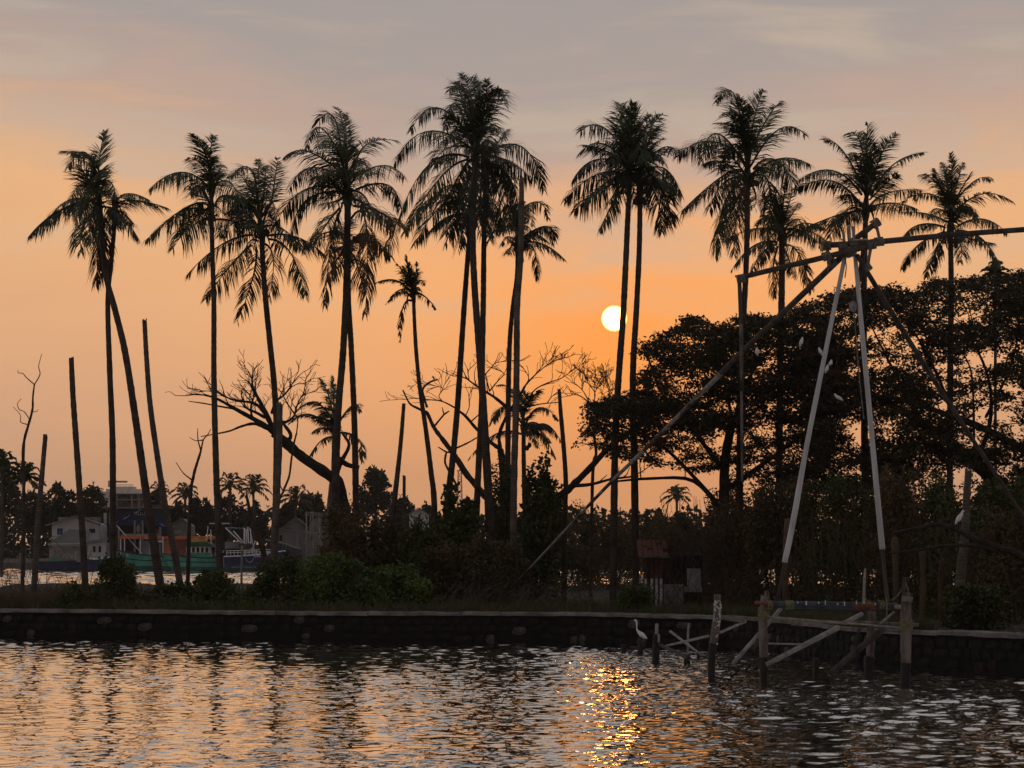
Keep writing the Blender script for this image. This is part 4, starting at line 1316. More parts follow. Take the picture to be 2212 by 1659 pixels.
def shrub(label, cat, Y, x0, x1, top, seed, mname='leaf_green', n=2600, leaf=(0.13, 0.075), depth=2.2, bot=None, name='shrub', group=None, lumps=9, stems=7, base_z=GZ, smat='bark_dark'):
    """bushy plant between two picture columns, from the ground to the given height"""
    rng = random.Random(6000 + seed)
    rs = np.random.RandomState(6000 + seed)
    s = px(Y)
    cx = (x0 + x1) / 2
    c = at(cx, 1175, Y)
    hw = (x1 - x0) / 2 * s
    H = at(cx, top, Y).z - base_z
    root = empty(name, (c.x, Y, base_z))
    tagit(root, label, cat, group)
    mb = MB()
    L = []
    for i in range(int(lumps * 1.5)):
        u = rng.uniform(-0.92, 0.92)
        hh = H * (1 - 0.38 * abs(u) ** 2) * rng.uniform(0.35, 0.97)
        L.append((c.x + u * hw, Y + rng.uniform(-depth / 2, depth / 2), base_z + hh, hw * rng.uniform(0.16, 0.38), H * rng.uniform(0.10, 0.26)))
    for u in (-.55, -.2, .15, .5):
        L.append((c.x + (u + rng.uniform(-.15, .15)) * hw, Y + rng.uniform(-.4, .4), base_z + H * rng.uniform(.68, .88), hw * rng.uniform(.2, .34), H * rng.uniform(.08, .16)))
    for i in range(stems):
        e = L[i % len(L)]
        p0 = Vector((c.x + (e[0] - c.x) * 0.3, Y + rng.uniform(-.3, .3), base_z - 0.05))
        mb.tube(curve_pts([p0, p0.lerp(Vector(e[:3]), .5) + Vector((rng.uniform(-.2, .2), rng.uniform(-.2, .2), 0.1)), Vector(e[:3])], 7), [0.04 * (1 - .7 * j / 6) for j in range(7)], 5, cap=False)
    mb.build('stems', smat, root)
    per = n // len(L)
    Ps = []
    for (x, y, z, r, h) in L:
        d = rand_dirs(rs, per)
        q = rs.uniform(0.35, 1.0, (per, 1)) ** 0.6
        p = np.array([x, y, z]) + d * q * np.array([r, min(r, depth / 2), h]) + rs.normal(size=(per, 3)) * 0.05
        Ps.append(p)
        # skirt of leaves reaching to the ground
        k = per // 2
        p2 = np.stack([x + rs.normal(size=k) * r * .8, y + rs.normal(size=k) * r * .5, base_z + rs.uniform(0.02, 1, k) * (z - base_z)], 1)
        Ps.append(p2)
    P = np.concatenate(Ps)
    P = P[P[:, 2] > base_z - 0.02]
    D = rand_dirs(rs, len(P), 0.15)
    W = unit(np.cross(D, rand_dirs(rs, len(P), 0.4)))
    v, f = leaf_quads(P, D, W, rs.uniform(.7, 1.3, len(P)) * leaf[0], rs.uniform(.7, 1.3, len(P)) * leaf[1])
    np_mesh('foliage', v, f, mname, root)
    return root


# shrubs of the bank and the undergrowth below the big trees
shrub('bright green rounded bush on the bank, the freshest foliage of the shore', 'bush', 80, 640, 815, 1206, 1, 'leaf_bright', 7500, depth=2.4, lumps=14)
shrub('bright green bush leaning against the rounded one on its right side', 'bush', 80.5, 765, 930, 1226, 2, 'leaf_bright', 5000, depth=2.2, lumps=12)
shrub('dark leafy bush under the blue boat, left of the bright bushes', 'bush', 82, 545, 680, 1210, 3, 'leaf_green', 4200, lumps=12)
shrub('low green bush round the foot of the slender tufted palm', 'bush', 82, 418, 506, 1236, 4, 'leaf_green', 2200, lumps=11)
shrub('leafy green bush round the feet of the first twin palms', 'bush', 81, 205, 292, 1205, 5, 'leaf_green', 2800, lumps=11)
shrub('low green bush right of the first palms by the leaning headless trunk', 'bush', 83, 325, 430, 1262, 6, 'leaf_green', 1800, lumps=10)
shrub('low olive bush in front of the white house', 'bush', 80, 130, 215, 1266, 7, 'leaf_green', 1500, lumps=9)
shrub('brownish bush climbing the bases of the crossing palm pair', 'bush', 87, 690, 800, 1098, 8, 'leaf_brown', 5200, depth=2.6, lumps=14)
shrub('brown tangled bush between the crossing pair and the reddish trunk', 'bush', 88, 790, 880, 1120, 9, 'leaf_brown', 4200, depth=2.4, lumps=12)
shrub('dark bush below the pale squared-off post', 'bush', 86, 860, 960, 1130, 10, 'leaf_green', 4200, depth=2.4, lumps=12)
shrub('heart-leaved dark bush at the foot of the stunted palm', 'bush', 90, 925, 1040, 1072, 11, 'leaf_green', 4800, depth=2.6, lumps=14, leaf=(0.19, 0.15))
shrub('tall leafy column of climber around the middle palm trunks', 'bush', 93, 1052, 1112, 1000, 12, 'leaf_green', 3200, depth=1.8, lumps=14)
shrub('big-leaved dark bush left of the smooth round-topped trunk', 'bush', 92, 1125, 1215, 1012, 13, 'leaf_green', 2600, depth=2.2, lumps=13, leaf=(0.20, 0.15))
shrub('dark bush under the left reach of the great spreading tree', 'bush', 118, 1195, 1320, 1088, 14, 'leaf_green', 3000, depth=2.4, lumps=13)
shrub('dense dark bush below the smooth trunk and the long bamboo pole', 'bush', 112, 1130, 1300, 1168, 15, 'leaf_brown', 5600, depth=2.6, lumps=15)
shrub('brown scrub at the lower end of the long bamboo pole', 'bush', 83, 1000, 1140, 1165, 16, 'leaf_brown', 5000, depth=2.4, lumps=14)
shrub('dark scrub between the bright bushes and the bamboo pole foot', 'bush', 85, 905, 1030, 1170, 17, 'leaf_brown', 4600, depth=2.2, lumps=13)
shrub('vine-covered bush left of the tiled hut', 'bush', 117, 1270, 1400, 1120, 18, 'leaf_brown', 5200, depth=2.4, lumps=14)
shrub('twiggy bush drooping over the tiled hut roof', 'bush', 86, 1400, 1520, 1148, 19, 'leaf_brown', 3600, depth=2.0, lumps=12, leaf=(0.10, 0.05))
shrub('dark bush between the hut and the net frame', 'bush', 84, 1500, 1640, 1090, 20, 'leaf_brown', 6000, depth=2.6, lumps=15)
shrub('low spiky green clump on the wall top left of the hut', 'bush', 75.5, 1345, 1412, 1268, 21, 'leaf_green', 1500, depth=1.0, lumps=7, leaf=(0.26, 0.035))
shrub('dark undergrowth behind the left white leg of the net frame', 'bush', 80, 1620, 1760, 1040, 22, 'leaf_brown', 7000, depth=2.8, lumps=17)
shrub('greener undergrowth between the two white legs of the net frame', 'bush', 79, 1735, 1880, 1010, 23, 'leaf_green', 7500, depth=2.8, lumps=18)
shrub('brown undergrowth right of the right white leg', 'bush', 76, 1870, 2000, 1030, 24, 'leaf_brown', 6500, depth=2.6, lumps=17)
shrub('dense dark undergrowth beside the pale ringed trunk', 'bush', 73, 1985, 2110, 1040, 25, 'leaf_green', 6500, depth=2.4, lumps=17)
shrub('dark hanging thicket at the right edge below the spreading tree', 'bush', 70, 2095, 2240, 1050, 26, 'leaf_green', 7000, depth=2.4, lumps=17)
shrub('low green growth on the wall at the right edge', 'bush', 61.5, 2060, 2180, 1262, 27, 'leaf_green', 3000, depth=1.4, lumps=10)
shrub('reddish-leaved thicket at the right edge above the thin dead branches', 'bush', 66, 2130, 2260, 1090, 28, 'leaf_brown', 4200, depth=1.8, lumps=12)

shrub('dark leafy mass behind the middle scrub, left of the smooth trunk', 'bush', 96, 1040, 1220, 1105, 31, 'leaf_green', 3200, depth=3, lumps=17)
shrub('dark leafy mass behind the long pole, right of the smooth trunk', 'bush', 125, 1225, 1380, 1105, 32, 'leaf_brown', 3600, depth=3, lumps=18)
shrub('dark leafy mass behind the tiled hut', 'bush', 123, 1350, 1480, 1122, 33, 'leaf_brown', 5500, depth=3, lumps=17)
shrub('dark leafy mass behind the undergrowth right of the hut', 'bush', 96, 1520, 1680, 1040, 34, 'leaf_brown', 7000, depth=3, lumps=18)
shrub('dark leafy mass between the white legs, deep in the shade', 'bush', 95, 1660, 1840, 990, 35, 'leaf_brown', 7500, depth=3, lumps=19)
shrub('dark leafy mass deep behind the right white leg', 'bush', 92, 1820, 1990, 1000, 36, 'leaf_brown', 7500, depth=3, lumps=19)
shrub('dark leafy mass deep below the leaning limb', 'bush', 90, 1960, 2130, 1020, 37, 'leaf_brown', 7500, depth=3, lumps=19)
shrub('dark leafy mass deep at the right edge', 'bush', 88, 2100, 2280, 1010, 38, 'leaf_brown', 7500, depth=3, lumps=19)
shrub('scrubby brown growth behind the bright bushes', 'bush', 92, 800, 960, 1150, 39, 'leaf_brown', 5500, depth=3, lumps=16)


def brush(label, cat, Y, x0, x1, top, seed, n=160, mname='twig_grey', name='dry_brush', bend=0.5, hmin=0.3, r=0.010, depth=1.5):
    """tangle of leafless stems"""
    rng = random.Random(7000 + seed)
    a, b = at(x0, 1175, Y).x, at(x1, 1175, Y).x
    H = at(x0, top, Y).z - GZ
    mb = MB()
    for i in range(n):
        x = rng.uniform(a, b)
        p = Vector((x, Y + rng.uniform(-depth / 2, depth / 2), GZ - 0.05))
        h = H * rng.uniform(hmin, 1.0)
        d = Vector((rng.uniform(-bend, bend), rng.uniform(-bend, bend) * .6, 1)) * h
        C = curve_pts([p, p + d * .5 + Vector((rng.uniform(-.15, .15), 0, 0)), p + d + Vector((rng.uniform(-.3, .3), 0, -0.1 * h))], 6)
        mb.tube(C, [r * rng.uniform(.8, 1.6) * (1 - .6 * j / 5) for j in range(6)], 3, cap=False)
        for _ in range(2):
            q = C[rng.randint(2, 4)]
            mb.tube([q, q + Vector((rng.uniform(-.4, .4), rng.uniform(-.2, .2), rng.uniform(.0, .45)))], [r * .7, r * .4], 3, cap=False)
    o = mb.build(name, mname)
    tagit(o, label, cat, kind='stuff')
    return o


brush('grey leafless brush in front of the far boats at the left edge', 'brush', 83, -20, 215, 1140, 1, 70, depth=3)
brush('brown dry scrub along the wall top at the left edge', 'brush', 80, -20, 220, 1262, 2, 420, 'vine', bend=.7, depth=2)
brush('low dry weeds over the bank behind the wall at the left', 'brush', 92, -60, 700, 1252, 6, 420, 'vine', bend=.8, depth=12)
brush('dry stems along the bank below the boats', 'brush', 83, 220, 650, 1235, 3, 110, 'vine', depth=3)
brush('fallen dead branches in the scrub below the long pole', 'brush', 79, 960, 1330, 1240, 4, 150, 'twig_grey', bend=1.3, depth=2, r=.012)
brush('dry tangled stems below the great spreading tree', 'brush', 80, 1330, 1640, 1180, 5, 170, 'vine', bend=.8, depth=3)


def vines(label, Y, x0, x1, y0, y1, seed, n=160, mname='vine', name='hanging_vines', depth=1.6):
    """strands hanging from the branches above"""
    rng = random.Random(8000 + seed)
    mb = MB()
    for i in range(n):
        x = rng.uniform(x0, x1)
        ya = y0 + rng.uniform(-30, 90)
        yb = y1 - abs(rng.gauss(0, 1)) * (y1 - y0) * 0.45
        if yb < ya + 20:
            yb = ya + 30
        Yd = Y + rng.uniform(-depth / 2, depth / 2)
        pts = []
        k = 8
        ph = rng.uniform(0, 6)
        am = rng.uniform(2, 15)
        for j in range(k):
            t = j / (k - 1)
            pts.append(at(x + am * math.sin(ph + t * 5) + rng.uniform(-1, 1), ya + (yb - ya) * t, Yd))
        mb.tube(pts, [rng.uniform(.005, .014)] * k, 3, cap=False)
    o = mb.build(name, mname)
    tagit(o, label, 'vines', kind='stuff')
    return o


vines('brown vines hanging in curtains over the scrub left of the hut', 113, 1130, 1420, 1120, 1290, 1, 150)
vines('brown vines hanging between the hut and the net frame', 81, 1420, 1680, 1100, 1300, 2, 170)
vines('dark brown strands hanging behind the net platform', 74, 1690, 2010, 1120, 1330, 3, 190, depth=3)
vines('brown strands and dead stems hanging at the right edge', 67, 2000, 2230, 1120, 1330, 4, 120, depth=3)


def trunks_under():
    """slim trunks and stakes in the shade behind the platform"""
    rng = random.Random(77)
    spots = [(1698, 1120, 72, 'slim dark tree stem left of the left white leg'), (1935, 1160, 66, 'flat brown stem right behind the forked stake'), (1990, 1190, 66, 'thin brown stem right of the platform'),
             (2035, 1210, 66.5, 'pale brown dead stem left of the pale ringed trunk')]
    for i, (x, y, Y, lb) in enumerate(spots):
        mb = MB()
        pts = [at(x + rng.uniform(-4, 4), y, Y), at(x + rng.uniform(-5, 5), (y + 1330) / 2, Y), at(x, ground_y(Y), Y) - Vector((0, 0, 0.1))]
        mb.tube(curve_pts(pts, 12), [rng.uniform(5, 8) * px(Y) for _ in range(12)], 7, jit=.08, rng=rng)
        o = mb.build('tree_stem', 'vine', smooth=True)
        tagit(o, lb, 'tree stem', 'stems in the shade')


trunks_under()


def low_limbs():
    bare_tree('dark crooked low limb reaching left behind the platform, egret perched on it', 63.2, 'AA',
              [([(1800, 1800), (1640, 1300), (1450, 1060), (1180, 955), (960, 870), (800, 790)], 17, 12, 0, 0), ([(800, 790), (660, 760), (450, 800), (260, 835)], 13, 5, 0, 0), ([(1180, 990), (1000, 950), (700, 955), (500, 990), (230, 1020)], 10, 4, 0, 0),
               ([(1180, 1020), (1160, 1080), (1050, 1230), (1020, 1330), (950, 1440), (860, 1460)], 4, 2, 1, 30), ([(1420, 1320), (1330, 1400), (1250, 1450)], 4, 2, 1, 30)], 8, 'bark_dark', name='low_limb_tree', depth_amp=.5)


low_limbs()


def grass():
    rs = np.random.RandomState(9)
    P = []
    for (x0, x1, Ya, Yb, n) in ((0, 2212, 0.4, 3.0, 15000), (930, 1900, 2.0, 9.0, 9000), (0, 930, 3.0, 9.0, 6000)):
        X = rs.uniform(x0, x1, n)
        for x in X:
            wx = at(x, 1175, 76).x
            y = wall_y(wx) + rs.uniform(Ya, Yb)
            P.append((wx * y / 76, y, GZ - 0.02))
    # tufts of weed rooted in the joints of the cap, hanging over the wall
    rg = random.Random(21)
    for k in range(46):
        wx = rg.uniform(-17.5, 13.5)
        for j in range(rg.randint(10, 34)):
            X_ = wx + rg.gauss(0, .12)
            P.append((X_, wall_y(X_) + rg.uniform(-.06, .30), 0.89))
    nt_ = len(P)
    P = np.array(P)
    hold = P[:, 2] > .85
    keep = P[hold].copy()
    P[:, 1] = np.maximum(P[:, 1], [wall_y(x) + .4 for x in P[:, 0]])
    P[hold] = keep
    n = len(P)
    D = rand_dirs(rs, n)
    D[:, 2] = np.abs(D[:, 2]) + 0.9
    D = unit(D)
    W = unit(np.cross(D, rand_dirs(rs, n)))
    v, f = leaf_quads(P, D, W, rs.uniform(.12, .50, n), rs.uniform(.012, .028, n))
    o = np_mesh('grass', v, f, 'grass')
    tagit(o, 'rough dry grass along the top of the wall', 'grass', kind='stuff')



def ground_cover():
    """low leafy weeds run together along the bank"""
    rs = np.random.RandomState(44)
    P = []
    while len(P) < 16000:
        x = rs.uniform(100, 960)
        Yc = rs.uniform(78.5, 92)
        q = at(x, 1175, Yc)
        h = 0.42 + 0.42 * mnoise.noise(Vector((q.x / 1.3, Yc / 1.5, 3.0))) + 0.2 * mnoise.noise(Vector((q.x / .4, Yc / .5, 7.0)))
        if h < 0.12:
            continue
        P.append((q.x, Yc, GZ + rs.uniform(0.02, h)))
    P = np.array(P)
    D = rand_dirs(rs, len(P), 0.2)
    W = unit(np.cross(D, rand_dirs(rs, len(P), 0.4)))
    v, f = leaf_quads(P, D, W, rs.uniform(.06, .17, len(P)), rs.uniform(.04, .09, len(P)))
    o = np_mesh('ground_cover', v, f, 'leaf_green')
    tagit(o, 'low leafy weeds run together along the left bank', 'weeds', kind='stuff')


grass()
ground_cover()

# ------------------------------------------------------------------ Chinese fishing net: frame of poles
def pole(mb, pts, w, n=8, seg=10, seed=0, jit=.03):
    """pts: (x, y, Y) picture points with distance; w: width(s) in picture units"""
    rng = random.Random(seed)
    P = [at(x, y, Y) for x, y, Y in pts]
    C = curve_pts(P, max(seg, len(P) * 4)) if len(P) > 2 else [P[0].lerp(P[1], i / (seg - 1)) for i in range(seg)]
    k = len(C)
    if isinstance(w, (int, float)):
        w = (w, w)
    Ym = sum(p[2] for p in pts) / len(pts)
    rad = []
    for i in range(k):
        f = i / (k - 1) * (len(w) - 1)
        j = min(int(f), len(w) - 2)
        rad.append((w[j] + (w[j + 1] - w[j]) * (f - j)) * px(Ym) / 2)
    mb.tube(C, rad, n, jit=jit, rng=rng)
    return C


def lash(mb, p, axis, r, n=5, rr=0.014, seed=0):
    """turns of rope wound round a pole at p"""
    rng = random.Random(seed)
    axis = Vector(axis).normalized()
    s = axis.orthogonal().normalized()
    b = axis.cross(s)
    pts = []
    for i in range(n * 10 + 1):
        a = 2 * math.pi * i / 10
        pts.append(Vector(p) + axis * ((i / 10 - n / 2) * rr * 2.3 + rng.uniform(-.004, .004)) + (s * math.cos(a) + b * math.sin(a)) * (r + rr * 0.8))
    mb.tube(pts, rr, 4, cap=False)


def net_rig():
    Y = 53.0
    root = empty('fishing_net_frame', at(1800, 1310, 53.2))
    tagit(root, 'tall fishing net frame of lashed poles rising from the water platform', 'net frame')
    m = MB(); pole(m, [(1828, 540, 53.0), (1750, 925, 53.1), (1714, 1123, 53.2), (1695, 1215, 53.25)], (9, 11, 13, 12.5), seed=1, n=10); leg = m.build('leg', 'pole_white', root, True)
    m = MB(); pole(m, [(1696, 1210, 53.26), (1686, 1262, 53.28), (1677, 1308, 53.3)], (8, 7, 9), seed=2); m.build('leg_foot', 'pole_dark', leg, True)
    m = MB(); pole(m, [(1846, 540, 53.2), (1870, 800, 53.4), (1900, 1123, 53.5), (1906, 1186, 53.55)], (9, 11, 12.5, 13), seed=3, n=10); leg2 = m.build('leg', 'pole_white', root, True)
    m = MB(); pole(m, [(1905.5, 1180, 53.56), (1911, 1240, 53.5), (1918, 1306, 53.4)], (9, 8, 10), seed=4); m.build('leg_foot', 'pole_dark', leg2, True)
    m = MB(); pole(m, [(1826, 547, 52.9), (1721, 648, 56), (1611, 752, 60), (1496, 868, 65), (1406, 958, 69), (1296, 1066, 74), (1122, 1252, 81), (1100, 1276, 82)], (11, 11, 10.5, 10, 8.5, 7, 5.5), seed=5, n=9); st = m.build('stay_pole', 'pole_dark', root, True)
    m = MB(); pole(m, [(1558, 806, 62.2), (1496, 868, 65), (1420, 944, 68.4)], (10.6, 10.4, 9.6), seed=6); m.build('splice_sleeve', 'pole_grey', st, True)
    m = MB(); pole(m, [(1390, 973, 69.6), (1296, 1066, 74), (1122, 1252, 81)], (7.6, 7.2, 5.8), seed=7); m.build('splice_sleeve', 'pole_grey', st, True)
    m = MB(); pole(m, [(1852, 552, 53.0), (1941, 699, 54.5), (2012, 812, 55.5), (2084, 924, 56.5), (2140, 1008, 57.4), (2212, 1120, 58.4), (2300, 1262, 60)], (10, 11, 11, 10, 9, 8, 8), seed=8, n=9); m.build('stay_pole', 'pole_dark', root, True)
    m = MB(); pole(m, [(1594, 601, 52.2), (1680, 580, 52.4), (1780, 556, 52.7), (1883, 530, 53.0)], (11, 12, 12.5, 13), seed=9, n=9); bm = m.build('lower_beam', 'pole_dark', root, True)
    m = MB(); pole(m, [(1781, 530, 53.0), (1880, 524, 53.0), (2050, 508, 53.4), (2212, 496, 53.8), (2420, 482, 54.4)], (13, 13, 12, 12, 11), seed=10, n=9); m.build('boom', 'pole_dark', root, True)
    m = MB(); pole(m, [(1597, 600, 52.2), (1601, 720, 52.2), (1602, 845, 52.2)], (9, 9, 8), seed=11); hp = m.build('hanging_pole', 'pole_dark', bm, True)
    m = MB(); pole(m, [(1600, 700, 52.15), (1602, 860, 52.2), (1603, 1040, 52.2)], (6.5, 6, 4.5), seed=12); m.build('hanging_pole', 'post_wood', bm, True)
    m = MB(); pole(m, [(1836, 524, 53.0), (1866, 502, 53.1), (1893, 481, 53.2)], (12, 13, 11), seed=13); m.build('counter_stub', 'pole_dark', root, True)
    m = MB(); pole(m, [(1866, 535, 53.3), (1857, 595, 53.4), (1845, 655, 53.4)], (11, 10, 9), seed=14); m.build('inner_strut', 'pole_dark', root, True)
    for i, (x, t, b, w) in enumerate(((1833, 487, 520, 8), (1843, 489, 522, 7), (1822, 500, 526, 6))):
        m = MB(); pole(m, [(x, t, 52.9), (x + 2, b, 53.0)], w, seed=15 + i); m.build('peg', 'pole_grey', root, True)
    m = MB(); pole(m, [(1783, 528, 52.9), (1790, 548, 52.9), (1799, 568, 53.0)], (7, 7, 6), seed=19); m.build('short_strut', 'pole_dark', root, True)
    m = MB(); pole(m, [(1811, 638, 53.1), (1849, 641, 53.2)], 5, seed=20); m.build('cross_stick', 'pole_dark', root, True)
    m = MB(); pole(m, [(1838, 519, 52.9), (1875, 517, 52.9)], 4, seed=21); m.build('splint', 'pole_grey', root, True)
    for i, (x, y, Yd, ax, r) in enumerate(((1845, 528, 53, (1, 0, .1), .10), (1836, 545, 53, (1, 0, .3), .10), (1882, 528, 53, (1, 0, .2), .10), (1820, 534, 53, (1, 0, .1), .09), (1900, 522, 53, (1, 0, .1), .085), (1785, 531, 53, (1, 0, .1), .09),
                                               (1786, 554, 52.7, (1, 0, .2), .085), (1798, 568, 53.2, (-1, 0.5, -.9), .08), (1892, 482, 53.2, (1, 0, .6), .085), (1873, 576, 53.2, (1, .2, -1.4), .075), (1600, 602, 52.2, (1, 0, .2), .08))):
        m = MB()
        lash(m, at(x, y, Yd), ax, r, 6, seed=i)
        m.build('lashing', 'rope_grey', root)
    m = MB()
    for i, pts in enumerate(([(1893, 482), (1897, 498), (1902, 520)], [(1890, 484), (1896, 505), (1899, 522)], [(1879, 534), (1876, 556), (1873, 578)], [(1883, 533), (1878, 560), (1876, 580)], [(1844, 660), (1852, 770), (1862, 870), (1866, 905)], [(1824, 552), (1828, 575), (1825, 600)],
                             [(1787, 560), (1788, 575), (1789, 590)], [(1894, 526), (1894, 532)], [(1815, 515), (1826, 525), (1836, 543)], [(1848, 512), (1841, 528), (1834, 546)])):
        C = curve_pts([at(x, y, 52.95) for x, y in pts], 9)
        m = MB()
        m.tube(C, 0.022 if i < 4 else 0.013, 5)
        m.build('rope', 'rope_grey', root)
    m = MB()
    for (x, y) in ((1843, 662),):
        m.ball(at(x, y, 53.3), (0.10, 0.10, 0.13))
    m.build('pulley_block', 'pole_grey', root, True)


net_rig()


def post(mb_name, pts, w, mname, root, seed, wet_from=None, top=True):
    m = MB()
    C = pole(m, pts, w, n=9, seed=seed, jit=.08, seg=14)
    return m.build(mb_name, mname, root, True)


def platform():
    root = empty('net_platform', at(1800, 1468, 53.3))
    root.location.z = 0
    tagit(root, 'weathered timber platform standing in the water under the net frame, blue-black axle pipe across', 'platform')

    def deep(x, Y):
        return (x, 1175 + F * (CAMZ + 0.9) / Y, Y)
    p = post('post', [(1652, 1287, 53.3), (1648, 1340, 53.3), (1650, 1420, 53.3)], (17, 20, 19), 'post_wood', root, 1)
    post('wet_foot', [(1650, 1418, 53.3), (1650, 1450, 53.3), deep(1650, 53.3)], (18, 18, 18), 'post_wet', p, 2)
    p = post('post', [(1958, 1280, 52.4), (1957, 1340, 52.4), (1957, 1432, 52.4)], (20, 24, 23), 'post_wood', root, 3)
    post('wet_foot', [(1957, 1430, 52.4), (1956, 1460, 52.4), deep(1956, 52.4)], (22, 21, 20), 'post_wet', p, 4)
    p = post('post', [(1883, 1320, 55.2), (1881, 1370, 55.2), (1880, 1420, 55.2)], (18, 19, 18), 'post_wood', root, 5)
    post('wet_foot', [(1879, 1418, 55.2), (1877, 1440, 55.2), deep(1876, 55.2)], (22, 22, 20), 'post_wet', p, 6)
    post('stake', [(1953, 1247, 52.3), (1952, 1280, 52.3), (1953, 1322, 52.3)], (8, 9, 10), 'post_wood', root, 7)
    post('stake', [(1869, 1228, 54.6), (1867, 1262, 54.6), (1866, 1312, 54.6)], (5, 6, 7), 'pole_grey', root, 8)
    m = MB()
    C = pole(m, [(1660, 1306, 53.1), (1800, 1308, 53.1), (1940, 1310, 53.1)], (15.5, 16.5, 14), n=14, seed=9, seg=24, jit=.02)
    ax = m.build('axle', 'pipe', root, True)
    m = MB(); pole(m, [(1840, 1309.5, 53.1), (1890, 1309.9, 53.1)], (16.9, 16.5), n=14, seed=10); m.build('rust_sleeve', 'rust', ax, True)
    m = MB(); pole(m, [(1929, 1310, 53.1), (1962, 1312, 52.8)], 9, seed=11); m.build('axle_pin', 'pole_grey', ax, True)
    m = MB(); pole(m, [(1630, 1302, 53.3), (1661, 1304, 53.2)], 8, seed=12); m.build('axle_pin', 'rust', ax, True)
    rng = random.Random(4)
    m = MB()
    for i in range(9):
        x = 1725 + i * 20 + rng.uniform(-5, 5)
        q = at(x, 1301 + rng.uniform(0, 4), 53.1) + Vector((0, -0.085, 0))
        m.box(q, (0.012 + rng.random() * .02, 0.006, rng.uniform(.03, .10)))
    m.build('white_streaks', 'paint_white', ax)
    for i, (a, b, w, mt) in enumerate((((1658, 1332, 53.2), (1969, 1358, 52.4), 4.5, 'pole_grey'), ((1681, 1336, 54.8), (1880, 1348, 55.0), 5, 'post_wood'), ((1820, 1343, 55), (1984, 1350, 55), 8, 'post_wood'), ((1905, 1360, 54), (1946, 1364, 54), 7, 'post_wood'), ((1656, 1390, 56), (1731, 1392, 56), 4, 'pole_grey'))):
        m = MB(); pole(m, [a, b], w, seed=20 + i); m.build('rail', mt, root, True)
    for i, (a, b, w, mt) in enumerate((((1655, 1436, 53.2), (1812, 1355, 53.8), (10.5, 12), 'pole_grey'), ((1824, 1346, 54.2), (1862, 1326, 54.5), (10, 10), 'pole_grey'), ((1583, 1434, 54.6), (1687, 1315, 54.0), (8.5, 9), 'pole_grey'), ((1792, 1456, 54.2), (1910, 1356, 54.0), (12, 15), 'pole_dark'),
                                       ((1903, 1346, 53.8), (1931, 1322, 53.5), (5.5, 5), 'pole_grey'), ((1836, 1430, 54.5), (1858, 1356, 54.5), (5, 4), 'pole_dark'))):
        m = MB(); pole(m, [a, b], w, seed=30 + i); m.build('brace', mt, root, True)
    for i, (x, y, Yd, r) in enumerate(((1650, 1318, 53.3, .115), (1650, 1326, 53.3, .115), (1650, 1334, 53.3, .115), (1957, 1345, 52.4, .135), (1957, 1357, 52.4, .135))):
        m = MB()
        lash(m, at(x, y, Yd), (0.15, 0, 1), r, 4, .013, seed=i)
        m.build('lashing', 'rope', root)
    for i, (x, r) in enumerate(((1664, .085), (1703, .088), (1709, .088), (1905, .082))):
        m = MB()
        lash(m, at(x, 1307, 53.1), (1, 0, 0), r, 4, .013, seed=10 + i)
        m.build('lashing', 'rope', root)
    m = MB()
    for pts in ([(1650, 1322), (1668, 1334), (1700, 1340), (1760, 1344), (1860, 1350), (1957, 1358)], [(1914, 1290), (1916, 1310), (1915, 1345)], [(1866, 1283), (1872, 1296), (1884, 1303)], [(1953, 1262), (1940, 1285), (1926, 1297)], [(1955, 1255), (1960, 1270), (1962, 1284)]):
        m = MB()
        m.tube(curve_pts([at(x, y, 52.6) for x, y in pts], 12), 0.014, 5)
        m.build('rope', 'rope', root)
    m = MB()
    for q in ((1654, 1282, .03), (1660, 1285, .025), (1646, 1290, .02)):
        c = at(q[0], q[1], 53.3)
        m.tube([c - Vector((0, 0, .12)), c + Vector((0, 0, .06))], [q[2] * 1.6, q[2] * .5], 5)
    m.build('splinters', 'post_wood', root)
    m = MB(); pole(m, [(1960, 1288, 52.2), (1959, 1300, 52.2)], 24, seed=50); m.build('rope_knot', 'rope_grey', root, True)


platform()


